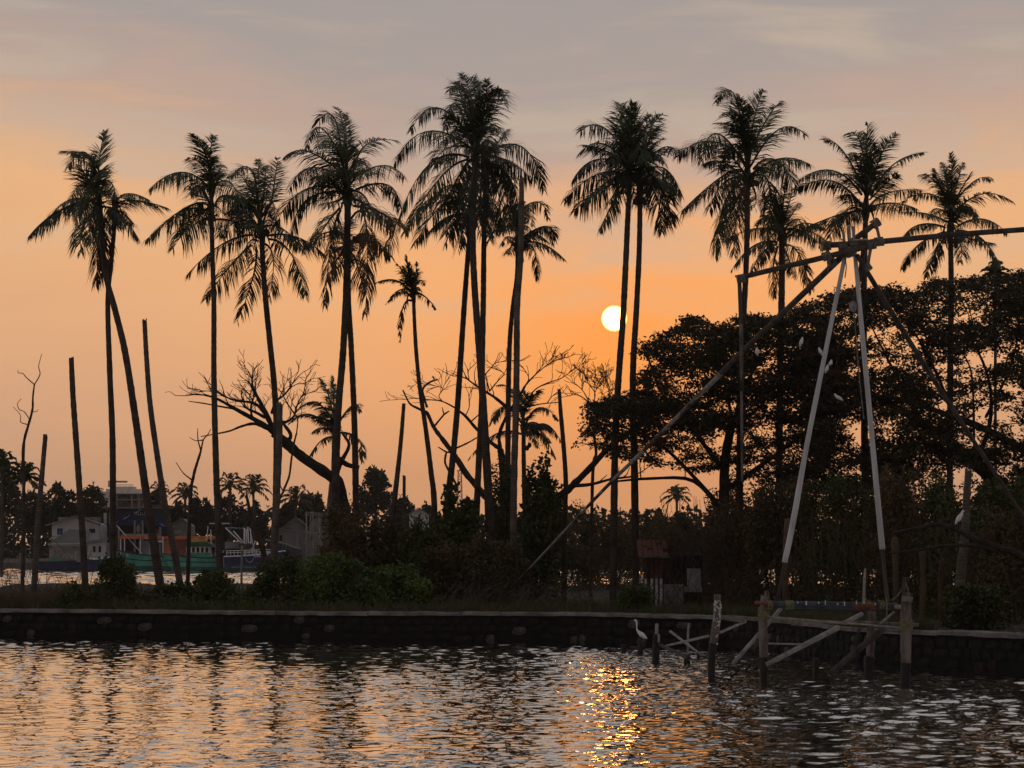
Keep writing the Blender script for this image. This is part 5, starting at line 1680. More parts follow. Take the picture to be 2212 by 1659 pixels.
def ruined_jetty():
    root = empty('broken_jetty', at(1540, 1456, 55.5))
    root.location.z = 0
    tagit(root, 'broken jetty of stakes and sagging poles left of the platform, tall post with white crust', 'jetty')

    def deep(x, Y):
        return (x, 1175 + F * (CAMZ + 0.9) / Y, Y)
    p = post('post', [(1550, 1284, 55.5), (1549, 1330, 55.5), (1541, 1390, 55.5)], (15, 19, 18), 'post_wood', root, 1)
    post('wet_foot', [(1541, 1388, 55.5), (1537, 1430, 55.5), deep(1535, 55.5)], (17, 17, 17), 'post_wet', p, 2)
    rng = random.Random(5)
    m = MB()
    for i in range(60):
        y = rng.uniform(1298, 1344) if i < 44 else rng.uniform(1340, 1392)
        x = 1549 - max(0, y - 1330) * 0.13 + rng.uniform(-8, 8)
        q = at(x, y, 55.5)
        dx = (x - 1549) / 9.5
        q = q + Vector((0, -0.095 * math.sqrt(max(0.0, 1 - min(1, dx * dx))), 0))
        m.ball(q, (rng.uniform(.012, .034), .012, rng.uniform(.012, .030)), 6, 4)
    m.build('white_crust', 'barnacle', p, True)
    p = post('stake', [(1419, 1347, 63), (1418, 1372, 63)], (7, 8), 'pole_grey', root, 3)
    post('stake_foot', [(1418, 1370, 63), (1417, 1390, 63), deep(1417, 63)], (13, 15, 17), 'post_wet', p, 4)
    post('stake_splice', [(1423, 1370, 62.9), (1423, 1388, 62.9)], (5, 5), 'pole_grey', p, 5)
    post('stake', [(1488, 1346, 61), (1486, 1380, 61), deep(1485, 61)], (4, 5, 5), 'pole_grey', root, 6)
    post('stump', [(1508, 1386, 64), deep(1508, 64)], (6, 6), 'post_wet', root, 7)
    post('stump', [(1484, 1415, 61), deep(1484, 61)], (14, 16), 'post_wet', root, 8)
    for i, (a, b, w, mt) in enumerate((((1436, 1396, 62.8), (1530, 1374, 57), (5, 6), 'pole_grey'), ((1552, 1368, 55.6), (1610, 1343, 58), (6, 6), 'pole_grey'), ((1448, 1364, 62), (1510, 1411, 60), (6, 5), 'pole_grey'), ((1424, 1392, 62.9), (1490, 1423, 60), (8, 8), 'post_wet'), ((1489, 1425, 60), (1528, 1430, 57), (4, 4), 'post_wet'),
                                       ((1450, 1402, 62), (1430, 1420, 62), (3, 2), 'pole_dark'))):
        m = MB(); pole(m, [a, b], w, seed=60 + i); m.build('brace', mt, root, True)
    m = MB()
    q = [at(1568, 1331, 57.5), at(1568, 1340, 57.5), at(1608, 1346, 57.5), at(1610, 1336, 57.5)]
    m.slab(q, 0.05)
    m.build('plank', 'cap', root)
    # free stumps
    o = MB(); pole(o, [(1383, 1394, 65.8), (1383, 1404, 65.8), (1383, 1452, 65.8)], (9, 12, 14), seed=70); s = o.build('mooring_stump', 'post_wet', None, True)
    tagit(s, 'dark stump in the water with the white egret standing on it', 'stump', 'stumps in the water')
    o = MB(); pole(o, [(1347, 1392, 67), (1347, 1450, 67)], (10, 12), seed=71); s = o.build('mooring_stump', 'post_wet', None, True)
    tagit(s, 'low dark stump left of the egret, barely above the water', 'stump', 'stumps in the water')
    o = MB(); pole(o, [(1117, 1416, 64), (1140, 1414, 64), (1162, 1420, 64)], (5, 14, 6), seed=72); s = o.build('drifting_log', 'post_wet', None, True)
    tagit(s, 'low dark lump floating in the water left of the sun glitter', 'driftwood')
    # tie rod
    for i, (x, y, Yd, lb) in enumerate(((1763, 1421, 57, 'small dark stump under the platform braces'),)):
        o = MB(); pole(o, [(x, y, Yd), (x, y + 50, Yd)], (12, 14), seed=73 + i); s = o.build('mooring_stump', 'post_wet', None, True)
        tagit(s, lb, 'stump', 'stumps in the water')


ruined_jetty()


# ------------------------------------------------------------------ birds
def egret(label, Y, path, rad, bill, legs, wing, seed):
    """path/rad: picture points and widths from crown of head to tail"""
    s = px(Y)
    root = empty('egret', at(*path[-1], Y))
    tagit(root, label, 'egret', 'white egrets')
    P = [at(x, y, Y) for x, y in path]
    n = len(P) * 4
    C = curve_pts(P, n)
    rr = []
    for i in range(n):
        f = i / (n - 1) * (len(rad) - 1)
        j = min(int(f), len(rad) - 2)
        rr.append((rad[j] + (rad[j + 1] - rad[j]) * (f - j)) * s / 2)
    m = MB(); m.tube(C, rr, 10); m.build('body', 'feather', root, True)
    if bill:
        m = MB(); m.tube([at(*bill[0], Y), at(*bill[1], Y)], [bill[2] * s / 2, 0.004], 6); m.build('bill', 'bill', root, True)
    for k, lg in enumerate(legs):
        m = MB(); m.tube([at(x, y, Y + (0.04 if k else -0.04)) for x, y in lg], 0.011, 5); m.build('leg', 'leg_dark', root, True)
    if wing:
        for sgn in (-1, 1):
            Q = [at(x, y, Y + sgn * rad[-3] * s * 0.42) for x, y in wing[0]]
            m = MB(); m.tube(curve_pts(Q, 8), [w * s / 2 for w in (1, 4, 6, 6.5, 6, 4.5, 3, 0.8)], 8); m.build('wing', 'feather', root, True)


egret('white egret with long curved neck standing on a stump in the water', 65.8,
      [zz('J', *p) for p in ((296, 868), (306, 866), (316, 880), (317, 915), (318, 940), (326, 958), (342, 975), (362, 992), (384, 1008), (406, 1024))],
      (3.0, 4.6, 3.6, 2.8, 2.9, 4.2, 8.0, 11.0, 8.0, 1.0), (zz('J', 298, 869), zz('J', 270, 868), 2.0),
      [[zz('J', 358, 1005), zz('J', 352, 1045), zz('J', 354, 1088)], [zz('J', 364, 1008), zz('J', 358, 1045), zz('J', 360, 1088)]], [[zz('J', *p) for p in ((345, 975), (370, 994), (395, 1015), (408, 1027))]], 1)
egret('white egret perched hunched on the dark low limb at the right', 62.9,
      [zz('AA', *p) for p in ((905, 645), (893, 643), (884, 655), (880, 672), (866, 690), (850, 715), (836, 740), (822, 765))], (3.0, 5.5, 5.0, 7.5, 10, 10.5, 7, 1), (zz('AA', 905, 646), zz('AA', 916, 672), 2.2),
      [[zz('AA', 850, 730), zz('AA', 845, 790)], [zz('AA', 856, 730), zz('AA', 852, 795)]], None, 2)
for i, (x, y, dx, dy, lb) in enumerate(((1635, 756, 1, 10, 'white egret roosting in the foliage beside the hanging pole'), (1732, 735, -4, 11, 'white egret roosting highest, left of the left white leg'), (1771, 757, 5, 8, 'white egret half hidden against the left white leg'), (1795, 783, -3, 5, 'small white egret roosting just right of the left white leg'),
                                           (1787, 794, -4, 9, 'white egret tucked below another, right of the left white leg'), (1808, 857, 12, 6, 'white egret crouched low between the two white legs'))):
    Yb = 79.5
    egret(lb, Yb, [(x - dx * .5, y - 4), (x - dx * .35, y - 5), (x - dx * .2, y - 2), (x, y), (x + dx * .4, y + dy * .5), (x + dx * .8, y + dy), (x + dx * 1.1, y + dy * 1.4)], (2.5, 4.5, 5, 7.5, 8.5, 5.5, 1), ((x - dx * .5, y - 4), (x - dx * .5 - 5, y - 2), 1.6), [[(x, y + dy * .6), (x, y + dy * 1.3 + 6)]], None, 3 + i)


# ------------------------------------------------------------------ tiled hut under the trees
def hut():
    Y = 80.0
    s = px(Y)
    root = empty('tiled_hut', at(1430, ground_y(Y), Y))
    tagit(root, 'small ruined hut with red tiled roof and white-footed posts under the trees', 'hut')
    zf = GZ - 0.02
    for i, x in enumerate((1395, 1408, 1418, 1428)):
        a = at(x, 1250, Y)
        m = MB(); m.box((a.x, Y, (zf + a.z) / 2), (0.085, 0.09, a.z - zf)); m.build('post', 'white_wall', root)
        t = at(x, 1203, Y)
        m = MB(); m.box((a.x, Y, (a.z + t.z) / 2), (0.083, 0.088, t.z - a.z)); m.build('post', 'tile', root)
    m = MB()
    a, b = at(1390, 1200, Y + 1.0), at(1520, 1290, Y + 1.0)
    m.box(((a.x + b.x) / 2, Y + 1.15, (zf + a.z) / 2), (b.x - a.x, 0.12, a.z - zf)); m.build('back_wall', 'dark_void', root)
    m = MB()
    a, b = at(1484, 1228, Y - .05), at(1514, 1276, Y - .05)
    m.box(((a.x + b.x) / 2, Y - .05, (a.z + b.z) / 2), (b.x - a.x, 0.05, a.z - b.z)); m.build('panel', 'board_grey', root)
    m = MB()
    a, b = at(1478, 1267, Y - .12), at(1516, 1279, Y - .12)
    m.box(((a.x + b.x) / 2, Y - .12, (a.z + b.z) / 2), (b.x - a.x, 0.06, a.z - b.z)); m.build('counter_board', 'board_grey', root)
    m = MB()
    a, b = at(1434, 1262, Y - .02), at(1476, 1290, Y - .02)
    m.box(((a.x + b.x) / 2, Y, (a.z + zf) / 2), (b.x - a.x, 0.10, a.z - zf)); m.build('low_wall', 'board_grey', root)
    # roof tiles: rows of overlapping pieces, shared mesh
    me = bpy.data.meshes.new('roof_tile')
    pts = []
    for u in (0, 1):
        for j in range(5):
            a = math.pi * j / 4
            pts.append((-0.085 * math.cos(a), u * -0.26, 0.035 * math.sin(a) - (0.02 if u else 0)))
    me.from_pydata(pts, [], [(j, j + 1, j + 6, j + 5) for j in range(4)])
    me.materials.append(MATS['tile'])
    wp = parent_world(root)
    p0 = at(1380, 1204, Y - .45)
    p1 = at(1448, 1204, Y - .45)
    top = at(1385, 1166, Y + .9)
    rng = random.Random(3)
    nrow = 7
    ncol = int((p1.x - p0.x) / 0.165)
    sl = math.atan2(top.z - p0.z, top.y - p0.y)
    for r in range(nrow):
        t = r / nrow
        for c_ in range(ncol):
            if rng.random() < 0.06 or (c_ > 4 and rng.random() < 0.25):
                continue
            o = bpy.data.objects.new('roof_tile', me)
            COL.objects.link(o)
            o.parent = root
            q = Vector((p0.x + (c_ + .5) * 0.165, p0.y + .26 + (top.y - p0.y) * t, p0.z + .06 + (top.z - p0.z) * t))
            o.location = q - wp
            o.rotation_euler = (sl + rng.uniform(-.05, .05), rng.uniform(-.08, .08), rng.uniform(-.06, .06))
    m = MB(); m.tube([Vector((p0.x, p0.y + .05, p0.z)), Vector((p1.x, p0.y + .05, p0.z))], 0.035, 5); m.build('eave_beam', 'pole_dark', root)


hut()

# thin white pole standing on the bank before the blue boat
_m = MB(); pole(_m, [(523, 1178, 84), (522, 1225, 84), (521, 1300, 84)], (5, 5, 5), seed=90); _o = _m.build('marker_pole', 'pole_grey', None, True)
tagit(_o, 'thin pale upright pole on the bank before the blue boat', 'pole')

# ------------------------------------------------------------------ far shore: boats
def hull(root, x0, x1, sheer, ywater, Y, beam, upper, lower, bow=-1, stripe=None, band=0.45):
    """x0..x1 in picture columns, sheer: picture heights from x0 to x1; bow at x0 (-1) or x1 (+1)"""
    a, b = at(x0, 1175, Y).x, at(x1, 1175, Y).x
    st = 15
    zs = [at((x0 + x1) / 2, y, Y).z for y in sheer]

    def ring(t, z0f, z1f):
        u = t if bow < 0 else 1 - t
        wb = beam / 2 * min(1.0, math.sin(min(1.0, u * 1.7 + 0.03) * math.pi / 2) ** 0.8) * (1.0 if u < 0.8 else 1 - 0.25 * (u - 0.8) / .2)
        f = t * (len(zs) - 1)
        j = min(int(f), len(zs) - 2)
        sz = zs[j] + (zs[j + 1] - zs[j]) * (f - j)
        rake = (1 - u) ** 3 * (sz) * 0.55
        out = []
        for k in range(5):
            q = k / 4
            z = z0f + (z1f(sz) - z0f) * q
            fl = 0.70 + 0.30 * max(0.0, (z + 0.3) / (sz + 0.3)) ** 0.7
            out.append((z, wb * fl, rake * (z / sz)))
        return out
    for nm, z0, z1f, mt in (('hull_bottom', -0.5, lambda sz: band, lower), ('hull', band, lambda sz: sz, upper)):
        m = MB()
        for side in (-1, 1):
            base = len(m.v)
            for i in range(st):
                t = i / (st - 1)
                for (z, w, rk) in ring(t, z0, z1f):
                    x = a + (b - a) * t - rk * (1 if bow < 0 else -1)
                    m.v.append(Vector((x, Y + side * w, z)))
            for i in range(st - 1):
                for k in range(4):
                    q = base + i * 5 + k
                    m.f.append((q, q + 5, q + 6, q + 1) if side < 0 else (q + 1, q + 6, q + 5, q))
        n = st * 5
        if nm == 'hull':
            for i in range(st - 1):                                     # deck a little below the rail
                b0 = len(m.v)
                for (ii, sd) in ((i, 0), (i + 1, 0), (i + 1, 1), (i, 1)):
                    v = m.v[sd * n + ii * 5 + 3]
                    m.v.append(Vector((v.x, v.y, v.z)))
                m.f.append((b0, b0 + 1, b0 + 2, b0 + 3))
        for e in (0, st - 1):                                           # bow and transom closing
            for k in range(4):
                m.f.append((e * 5 + k, e * 5 + k + 1, n + e * 5 + k + 1, n + e * 5 + k))
        h = m.build(nm, mt, root, True)
    # rubbing strake along the rail
    m = MB()
    for side in (-1, 1):
        pts = []
        for i in range(st):
            t = i / (st - 1)
            z, w, rk = ring(t, band, lambda sz: sz)[-1]
            pts.append(Vector((a + (b - a) * t - rk * (1 if bow < 0 else -1), Y + side * (w + .03), z)))
        m.tube(pts, 0.07, 5)
    m.build('rail', stripe or 'hull_dark', root)
    m = MB()
    pts = []
    for i in range(st):
        t = i / (st - 1)
        z, w, rk = ring(t, band, lambda sz: sz)[2]
        pts.append(Vector((a + (b - a) * t - rk * (1 if bow < 0 else -1), Y - (w + .03), z)))
    m.tube(pts, 0.05, 4)
    m.build('rubbing_strake', 'hull_dark', root)


def dbox(m, x0, x1, y0, y1, Y, d=1.0):
    """box from picture rectangle at distance Y, depth d"""
    a, b = at(x0, y0, Y), at(x1, y1, Y)
    m.box(((a.x + b.x) / 2, Y + d / 2, (a.z + b.z) / 2), (abs(b.x - a.x), d, abs(a.z - b.z)))
    return m


def dpole(root, name, mt, x0, y0, x1, y1, Y, r=0.06):
    m = MB(); m.tube([at(x0, y0, Y), at(x1, y1, Y)], r, 6)
    return m.build(name, mt, root)


def boats():
    # green trawler, bow to the left
    Y = 272.0
    r = empty('fishing_boat', (at(330, 1175, Y).x, Y, 0))
    tagit(r, 'green fishing boat with raised bow moored left, under the orange canopy', 'boat', 'fishing boats along the far shore')
    hull(r, 263, 392, (1186, 1197, 1202, 1203), 1231, Y, 4.2, 'hull_green', 'hull_green_dark', -1, band=.55)
    m = MB(); dbox(m, 300, 322, 1168, 1200, Y + .4, 1.8); m.build('deck_house', 'metal_grey', r)
    for x in (261, 269, 303, 352):
        dpole(r, 'canopy_post', 'paint_white', x, 1160, x, 1198, Y - .9, .06)
    m = MB(); dbox(m, 256, 312, 1157.5, 1164, Y - 1.0, 2.2); m.build('canopy', 'orange_paint', r)
    m = MB(); dbox(m, 328, 352, 1168, 1171, Y - 1.0, .3); m.build('bench_rail', 'paint_white', r)
    m = MB()
    for i in range(5):
        a = i * 1.25
        c = at(275 + 2.0 * math.cos(a), 1199 + 2.0 * math.sin(a), Y - 1.6)
        m.ball(c, .05, 5, 4)
    m.build('bow_mark', 'paint_white', r)
    dpole(r, 'boom', 'paint_white', 252, 1135, 306, 1195, Y - .4, .05)
    # second green boat with wheelhouse
    Y = 268.0
    r = empty('fishing_boat', (at(430, 1175, Y).x, Y, 0))
    tagit(r, 'green fishing boat with white-windowed wheelhouse and yellow nets on its roof', 'boat', 'fishing boats along the far shore')
    hull(r, 372, 486, (1196, 1203, 1205, 1204), 1231, Y, 4.4, 'hull_green', 'hull_green_dark', -1, band=.5)
    m = MB(); dbox(m, 401, 452, 1194, 1213, Y - 1.3, 2.4); m.build('wheelhouse_wall', 'hull_green', r)
    m = MB(); dbox(m, 402, 451, 1181, 1194, Y - 1.25, 2.3); wb = m.build('window_band', 'paint_white', r)
    for i in range(5):
        x = 405.5 + i * 9.6
        m = MB(); dbox(m, x, x + 5.6, 1184.5, 1193.5, Y - 1.30, .06)
        c = at(x + 2.8, 1184.6, Y - 1.27)
        m.tube([c + Vector((0, -.03, 0)), c + Vector((0, .03, 0))], 0.14, 10)
        m.build('window', 'dark_void', wb)
    m = MB()
    p = [(400, 1181), (402, 1175), (408, 1171), (448, 1171), (454, 1175), (455, 1181)]
    m.prism([at(x, y, Y - 1.5) for x, y in p], (0, 2.8, 0)); rf = m.build('roof', 'roof_green', r)
    rng = random.Random(8)
    m = MB()
    for i in range(26):
        m.ball(at(rng.uniform(409, 446), rng.uniform(1167, 1172), Y - .6) + Vector((0, rng.uniform(-.5, .8), 0)), rng.uniform(.12, .28), 6, 4)
    m.build('net_heap', 'yellow_net', rf, True)
    dpole(r, 'mast', 'paint_white', 446, 1170, 449.5, 1136, Y - .4, .05)
    dpole(r, 'mast', 'paint_white', 455.5, 1205, 455.5, 1144, Y - .4, .05)
    m = MB(); dbox(m, 455, 470, 1176, 1182, Y - 1.0, 2); m.build('side_awning', 'teal_roof', r)
    # blue boat, bow to the right
    Y = 265.0
    r = empty('fishing_boat', (at(535, 1175, Y).x, Y, 0))
    tagit(r, 'dark blue fishing boat with white railing and white masts behind the thin pale pole', 'boat', 'fishing boats along the far shore')
    hull(r, 488, 592, (1202, 1201, 1198, 1190), 1231, Y, 4.6, 'hull_blue', 'antifoul', 1, stripe='paint_white', band=.75)
    m = MB(); dbox(m, 500, 580, 1224, 1226, Y - 2.36, .05); m.build('boot_stripe', 'teal_roof', r)
    m = MB()
    for x in range(490, 586, 8):
        m.tube([at(x, 1200, Y - 1.7), at(x, 1190, Y - 1.7)], .04, 5)
    for y in (1190, 1194.5):
        m.tube([at(488, y, Y - 1.7), at(586, y - 3, Y - 1.7)], .045, 5)
    m.build('railing', 'paint_white', r)
    m = MB(); dbox(m, 486, 524, 1170, 1185, Y + .3, 2.2); m.build('cabin_roof', 'metal_grey', r)
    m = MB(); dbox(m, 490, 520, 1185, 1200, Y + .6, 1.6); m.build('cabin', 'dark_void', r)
    for (x0, y0, x1, y1, rr) in ((528, 1200, 528, 1140, .09), (533, 1196, 532, 1143, .06), (538, 1196, 535, 1138, .07), (543, 1194, 541, 1143, .06), (550, 1192, 539, 1140, .05), (527, 1178, 487, 1140, .07), (530, 1176, 504, 1147, .07), (528, 1141, 488, 1140, .02), (545, 1186, 552, 1168, .06), (520, 1180, 545, 1176, .05)):
        dpole(r, 'mast' if abs(x0 - x1) < 14 else 'boom', 'paint_white', x0, y0, x1, y1, Y - .2, rr)
    m = MB()
    rng = random.Random(9)
    for i in range(40):
        m.ball(at(rng.uniform(518, 545), rng.uniform(1176, 1188), Y - .6) + Vector((0, rng.uniform(-.4, .6), 0)), rng.uniform(.08, .24), 5, 4)
    m.build('net_heap', 'vine', r)
    m = MB()
    c = at(539, 1206, Y - 2.45)
    pts = [c + Vector((.42 * math.cos(a), 0, .42 * math.sin(a))) for a in [math.pi * (1 + i / 10) for i in range(11)]]
    m.tube(pts, .06, 5); m.build('tyre_fender', 'metal_grey', r)
    cu = bpy.data.curves.new('lettering', 'FONT')
    cu.body = 'CKP'
    cu.size = 0.62
    cu.extrude = 0.012
    cu.materials.append(MATS['paint_white'])
    tmp = bpy.data.objects.new('lettering', cu)
    COL.objects.link(tmp)
    bpy.context.view_layer.update()
    me = bpy.data.meshes.new_from_object(tmp.evaluated_get(bpy.context.evaluated_depsgraph_get()))
    bpy.data.objects.remove(tmp)
    o = bpy.data.objects.new('lettering', me)
    COL.objects.link(o)
    o.parent = r
    q = at(546.5, 1203.8, Y - 2.42)
    o.location = q - parent_world(r)
    o.rotation_euler = (R(90), 0, R(-2))
    # dark-hulled houseboat at the left
    Y = 272.0
    r = empty('house_boat', (at(140, 1175, Y).x, Y, 0))
    tagit(r, 'dark-hulled barge with long grey cabin below the white house', 'boat', 'fishing boats along the far shore')
    hull(r, 76, 186, (1214, 1214, 1213, 1210), 1233, Y, 4.4, 'blue_dark', 'hull_dark', 1, band=.3)
    m = MB(); dbox(m, 106, 178, 1180, 1214, Y - 1.4, 2.6); m.build('cabin', 'board_grey', r)
    m = MB(); m.slab([at(103, 1179, Y - 1.9), at(182, 1178, Y - 1.9), at(182, 1175, Y + 1.6), at(103, 1176, Y + 1.6)], .12); m.build('cabin_roof', 'concrete_dark', r)
    m = MB(); dbox(m, 112, 134, 1205, 1212, Y - 1.5, .06); m.build('side_panel', 'hull_green', r)
    # small dark boat with pointed bow
    Y = 268.0
    r = empty('small_boat', (at(215, 1175, Y).x, Y, 0))
    tagit(r, 'small dark boat with white gunwale and upturned bow left of the green trawler', 'boat', 'fishing boats along the far shore')
    hull(r, 192, 238, (1206, 1208, 1206, 1201), 1230, Y, 2.2, 'blue_dark', 'hull_dark', 1, stripe='paint_white', band=.2)
    # brown boat right of the blue one
    Y = 285.0
    r = empty('fishing_boat', (at(630, 1175, Y).x, Y, .7))
    tagit(r, 'reddish boat bow pointing left with a web of pale rigging, right of the blue boat', 'boat', 'fishing boats along the far shore')
    hull(r, 608, 650, (1166, 1174, 1182, 1186), 1215, Y, 3.0, 'hull_dark', 'hull_dark', -1, stripe='metal_grey', band=.9)
    for i in range(9):
        x = 610 + i * 8
        dpole(r, 'rigging', 'rope_grey', x, 1185, 615 + i * 4, 1146 + abs(i - 3) * 1.2, Y - 2.2, .04)
    dpole(r, 'rigging', 'rope_grey', 608, 1142, 668, 1152, Y - 2.2, .05)


boats()


# ------------------------------------------------------------------ far shore: buildings
def window(root, x0, x1, y0, y1, Y, frame='paint_white', pane='blue_paint', bars=1):
    m = MB(); dbox(m, x0 - .8, x1 + .8, y0 - .8, y1 + .8, Y - .05, .05); f = m.build('window', frame, root)
    w = (x1 - x0) / (bars + 1)
    for i in range(bars + 1):
        m = MB(); dbox(m, x0 + i * w + .25, x0 + (i + 1) * w - .25, y0, y1, Y - .08, .03); m.build('pane', pane, f)


def gable(m, x0, x1, yb, ye, yr, Y, d):
    xm = (x0 + x1) / 2
    m.prism([at(x0, yb, Y), at(x1, yb, Y), at(x1, ye, Y), at(xm, yr, Y), at(x0, ye, Y)], (0, d, 0))
    return m


def houses():
    Y = 292.0
    r = empty('white_house', (at(160, 1175, Y).x, Y, .9))
    tagit(r, 'small white house with shallow gabled roof and blue windows on the far shore', 'house')
    m = MB(); gable(m, 112, 213, 1245, 1133, 1118, Y, 6); m.build('wall', 'white_wall', r)
    for (xa, ya, xb, yb) in ((98, 1137, 163, 1116), (163, 1116, 218, 1134)):
        m = MB(); m.slab([at(xa, ya, Y - .8), at(xb, yb, Y - .8), at(xb, yb, Y + 6.6) + Vector((0, 0, .0)), at(xa, ya, Y + 6.6)], .16); m.build('roof', 'concrete_dark', r)
    m = MB(); dbox(m, 126, 213, 1117, 1127, Y + 7.2, 2); m.build('parapet', 'board_grey', r)
    window(r, 123, 136, 1141, 1155, Y)
    window(r, 192, 206, 1142, 1151, Y, pane='dark_void', bars=2)
    m = MB(); dbox(m, 112, 124, 1158, 1159, Y - 1.0, .1); dbox(m, 113, 113.6, 1158, 1172, Y - 1.0, .1); m.build('balcony_rail', 'metal_grey', r)
    m = MB()
    m.slab([at(108, 1172, Y - 3.4), at(190, 1172, Y - 3.4), at(196, 1148, Y - 2), at(150, 1144, Y - 2)], .08); m.build('lean_to_roof', 'concrete_dark', r)
    m = MB(); dbox(m, 190, 228, 1172, 1206, Y - 3, 3); a = m.build('annex', 'white_wall', r)
    for x in (201, 213):
        m = MB(); dbox(m, x, x + 5, 1180, 1193, Y - 3.05, .06); m.build('window', 'dark_void', a)
    m = MB(); m.slab([at(186, 1174, Y - 3.8), at(233, 1166, Y - 3.8), at(233, 1163, Y), at(186, 1171, Y)], .1); m.build('annex_roof', 'concrete_dark', r)
    # blue tarpaulin shed
    Y = 290.0
    r = empty('tarpaulin_shed', (at(310, 1175, Y).x, Y, .9))
    tagit(r, 'open shed with blue tarpaulin gable roof and dark interior on the far shore', 'shed')
    for x in (257, 291, 308, 346):
        dpole(r, 'post', 'metal_grey', x, 1232, x, 1124 if x not in (257, 346) else 1138, Y - .2, .12)
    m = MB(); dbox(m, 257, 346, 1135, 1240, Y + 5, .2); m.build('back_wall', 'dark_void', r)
    m = MB(); m.prism([at(256, 1132, Y), at(348, 1132, Y), at(304, 1103, Y)], (0, .25, 0)); g = m.build('gable_front', 'blue_dark', r)
    rng = random.Random(2)
    m = MB()
    for i in range(6):
        x = 290 + i * 4.4
        q = at(x, 1109.5, Y - .04)
        m.box(q, (0.06, .02, .42)); m.box(q + Vector((.09, 0, .14 if i % 2 else -.1)), (0.16, .02, .06))
    m.build('white_lettering', 'paint_white', g)
    for (xa, ya, xb, yb) in ((252, 1129, 304, 1101), (304, 1101, 357, 1137)):
        m = MB()
        for i in range(7):
            for j in range(4):
                p = at(xa + (xb - xa) * i / 6, ya + (yb - ya) * i / 6, Y - .8 + j * 2.2)
                m.v.append(p + Vector((0, 0, .10 * math.sin(i * 2.1 + j) - .05 * (i % 2))))
        for i in range(6):
            for j in range(3):
                q = i * 4 + j
                m.f.append((q, q + 4, q + 5, q + 1))
        k = len(m.v)
        m.v += [v - Vector((0, 0, .08)) for v in m.v]
        m.f += [tuple(k + t for t in reversed(f)) for f in list(m.f)]
        m.build('tarpaulin', 'tarp_blue', r)
    m = MB(); dbox(m, 327, 343, 1144, 1153, Y + 2, .2); m.build('red_board', 'red_paint', r)
    m = MB(); dbox(m, 262, 346, 1153, 1160, Y - .4, 1.0); m.build('work_bench', 'metal_grey', r)
    m = MB(); m.ball(at(299, 1143, Y), (.3, .3, .55)); m.ball(at(299, 1138, Y), .22); m.build('water_drum', 'metal_grey', r, True)
    # upper storey frame behind
    Y = 302.0
    r = empty('unfinished_building', (at(300, 1175, Y).x, Y, .9))
    tagit(r, 'grey unfinished building with open upper floors behind the blue tarpaulin shed', 'building')
    m = MB(); dbox(m, 232, 356, 1096, 1240, Y + .5, 8); m.build('wall', 'blue_dark', r)
    for (x0, x1, y0, y1) in ((219, 365, 1095, 1098), (240, 312, 1078, 1081), (244, 310, 1066, 1068), (318, 362, 1091, 1093)):
        m = MB(); dbox(m, x0, x1, y0, y1, Y - .8, 9); m.build('floor_slab', 'concrete_dark', r)
    m = MB(); dbox(m, 246, 306, 1068, 1095, Y + 1.5, 6); m.build('upper_wall', 'board_grey', r)
    for x in (240, 252, 285, 300, 352):
        dpole(r, 'column', 'board_grey', x, 1100, x, 1066 if x < 310 else 1080, Y - .6, .14)
    m = MB(); dbox(m, 284, 292, 1086, 1094, Y + 1.4, .1); m.build('window', 'yellow_net', r)
    for i, x in enumerate((224, 236)):
        m = MB(); dbox(m, x, x + 6, 1108, 1131, Y - .1, .1); m.build('window', 'concrete', r)
    # orange fence / container
    Y = 283.0
    r = empty('orange_shed', (at(400, 1175, Y).x, Y, .9))
    tagit(r, 'long orange-red shed with flat orange roof behind the green boats', 'shed')
    m = MB(); dbox(m, 312, 470, 1158, 1165, Y - .5, 4); m.build('roof', 'orange_paint', r)
    m = MB(); dbox(m, 352, 372, 1165, 1206, Y, 3); m.build('end_wall', 'orange_paint', r)
    m = MB(); dbox(m, 376, 400, 1165, 1200, Y, 3); m.build('wall', 'red_paint', r)
    for x in (334, 352, 420, 440, 466):
        dpole(r, 'post', 'metal_grey', x, 1220, x, 1162, Y - .2, .08)
    # sheds further right
    for i, (nm, lb, x0, x1, ye, yr, yb, Y, wm, rm) in enumerate((('teal_shed', 'pale shed with teal roof between the far palms', 372, 410, 1136, 1120, 1240, 297, 'board_grey', 'teal_roof'), ('grey_shed', 'grey sheet-metal shed with sloping roof right of the broken stump', 612, 665, 1142, 1119, 1240, 296, 'sheet_grey', 'sheet_grey'),
                                                                  ('long_grey_shed', 'long low grey shed with stepped roof near the crossing palms', 600, 640, 1146, 1138, 1240, 292, 'sheet_grey', 'concrete_dark'), ('blue_roof_shed', 'small shed with blue roof behind the pale slanting trunk', 668, 712, 1132, 1110, 1240, 299, 'board_grey', 'blue_dark'),
                                                                  ('brown_roof_house', 'low house with brown overhanging roof right of the reddish trunk', 884, 925, 1112, 1098, 1240, 262 + 35, 'white_wall', 'concrete_dark'))):
        r = empty(nm, (at((x0 + x1) / 2, 1175, Y).x, Y, .9))
        tagit(r, lb, 'shed')
        m = MB(); gable(m, x0, x1, yb, ye, yr, Y, 5); m.build('wall', wm, r)
        xm = (x0 + x1) / 2
        for (xa, ya, xb, yb2) in ((x0 - 4, ye + 1.5, xm, yr - .5), (xm, yr - .5, x1 + 4, ye + 1.5)):
            m = MB(); m.slab([at(xa, ya, Y - .5), at(xb, yb2, Y - .5), at(xb, yb2, Y + 5.5), at(xa, ya, Y + 5.5)], .1); m.build('roof', rm, r)
        m = MB(); dbox(m, x0 + 4, x0 + 10, 1156, 1168, Y - .06, .05); m.build('window', 'dark_void', r)
    # scaffold with cables
    Y = 288.0
    r = empty('pole_scaffold', (at(700, 1175, Y).x, Y, .9))
    tagit(r, 'scaffold of thin poles with cross bars beside the grey sheds', 'scaffold')
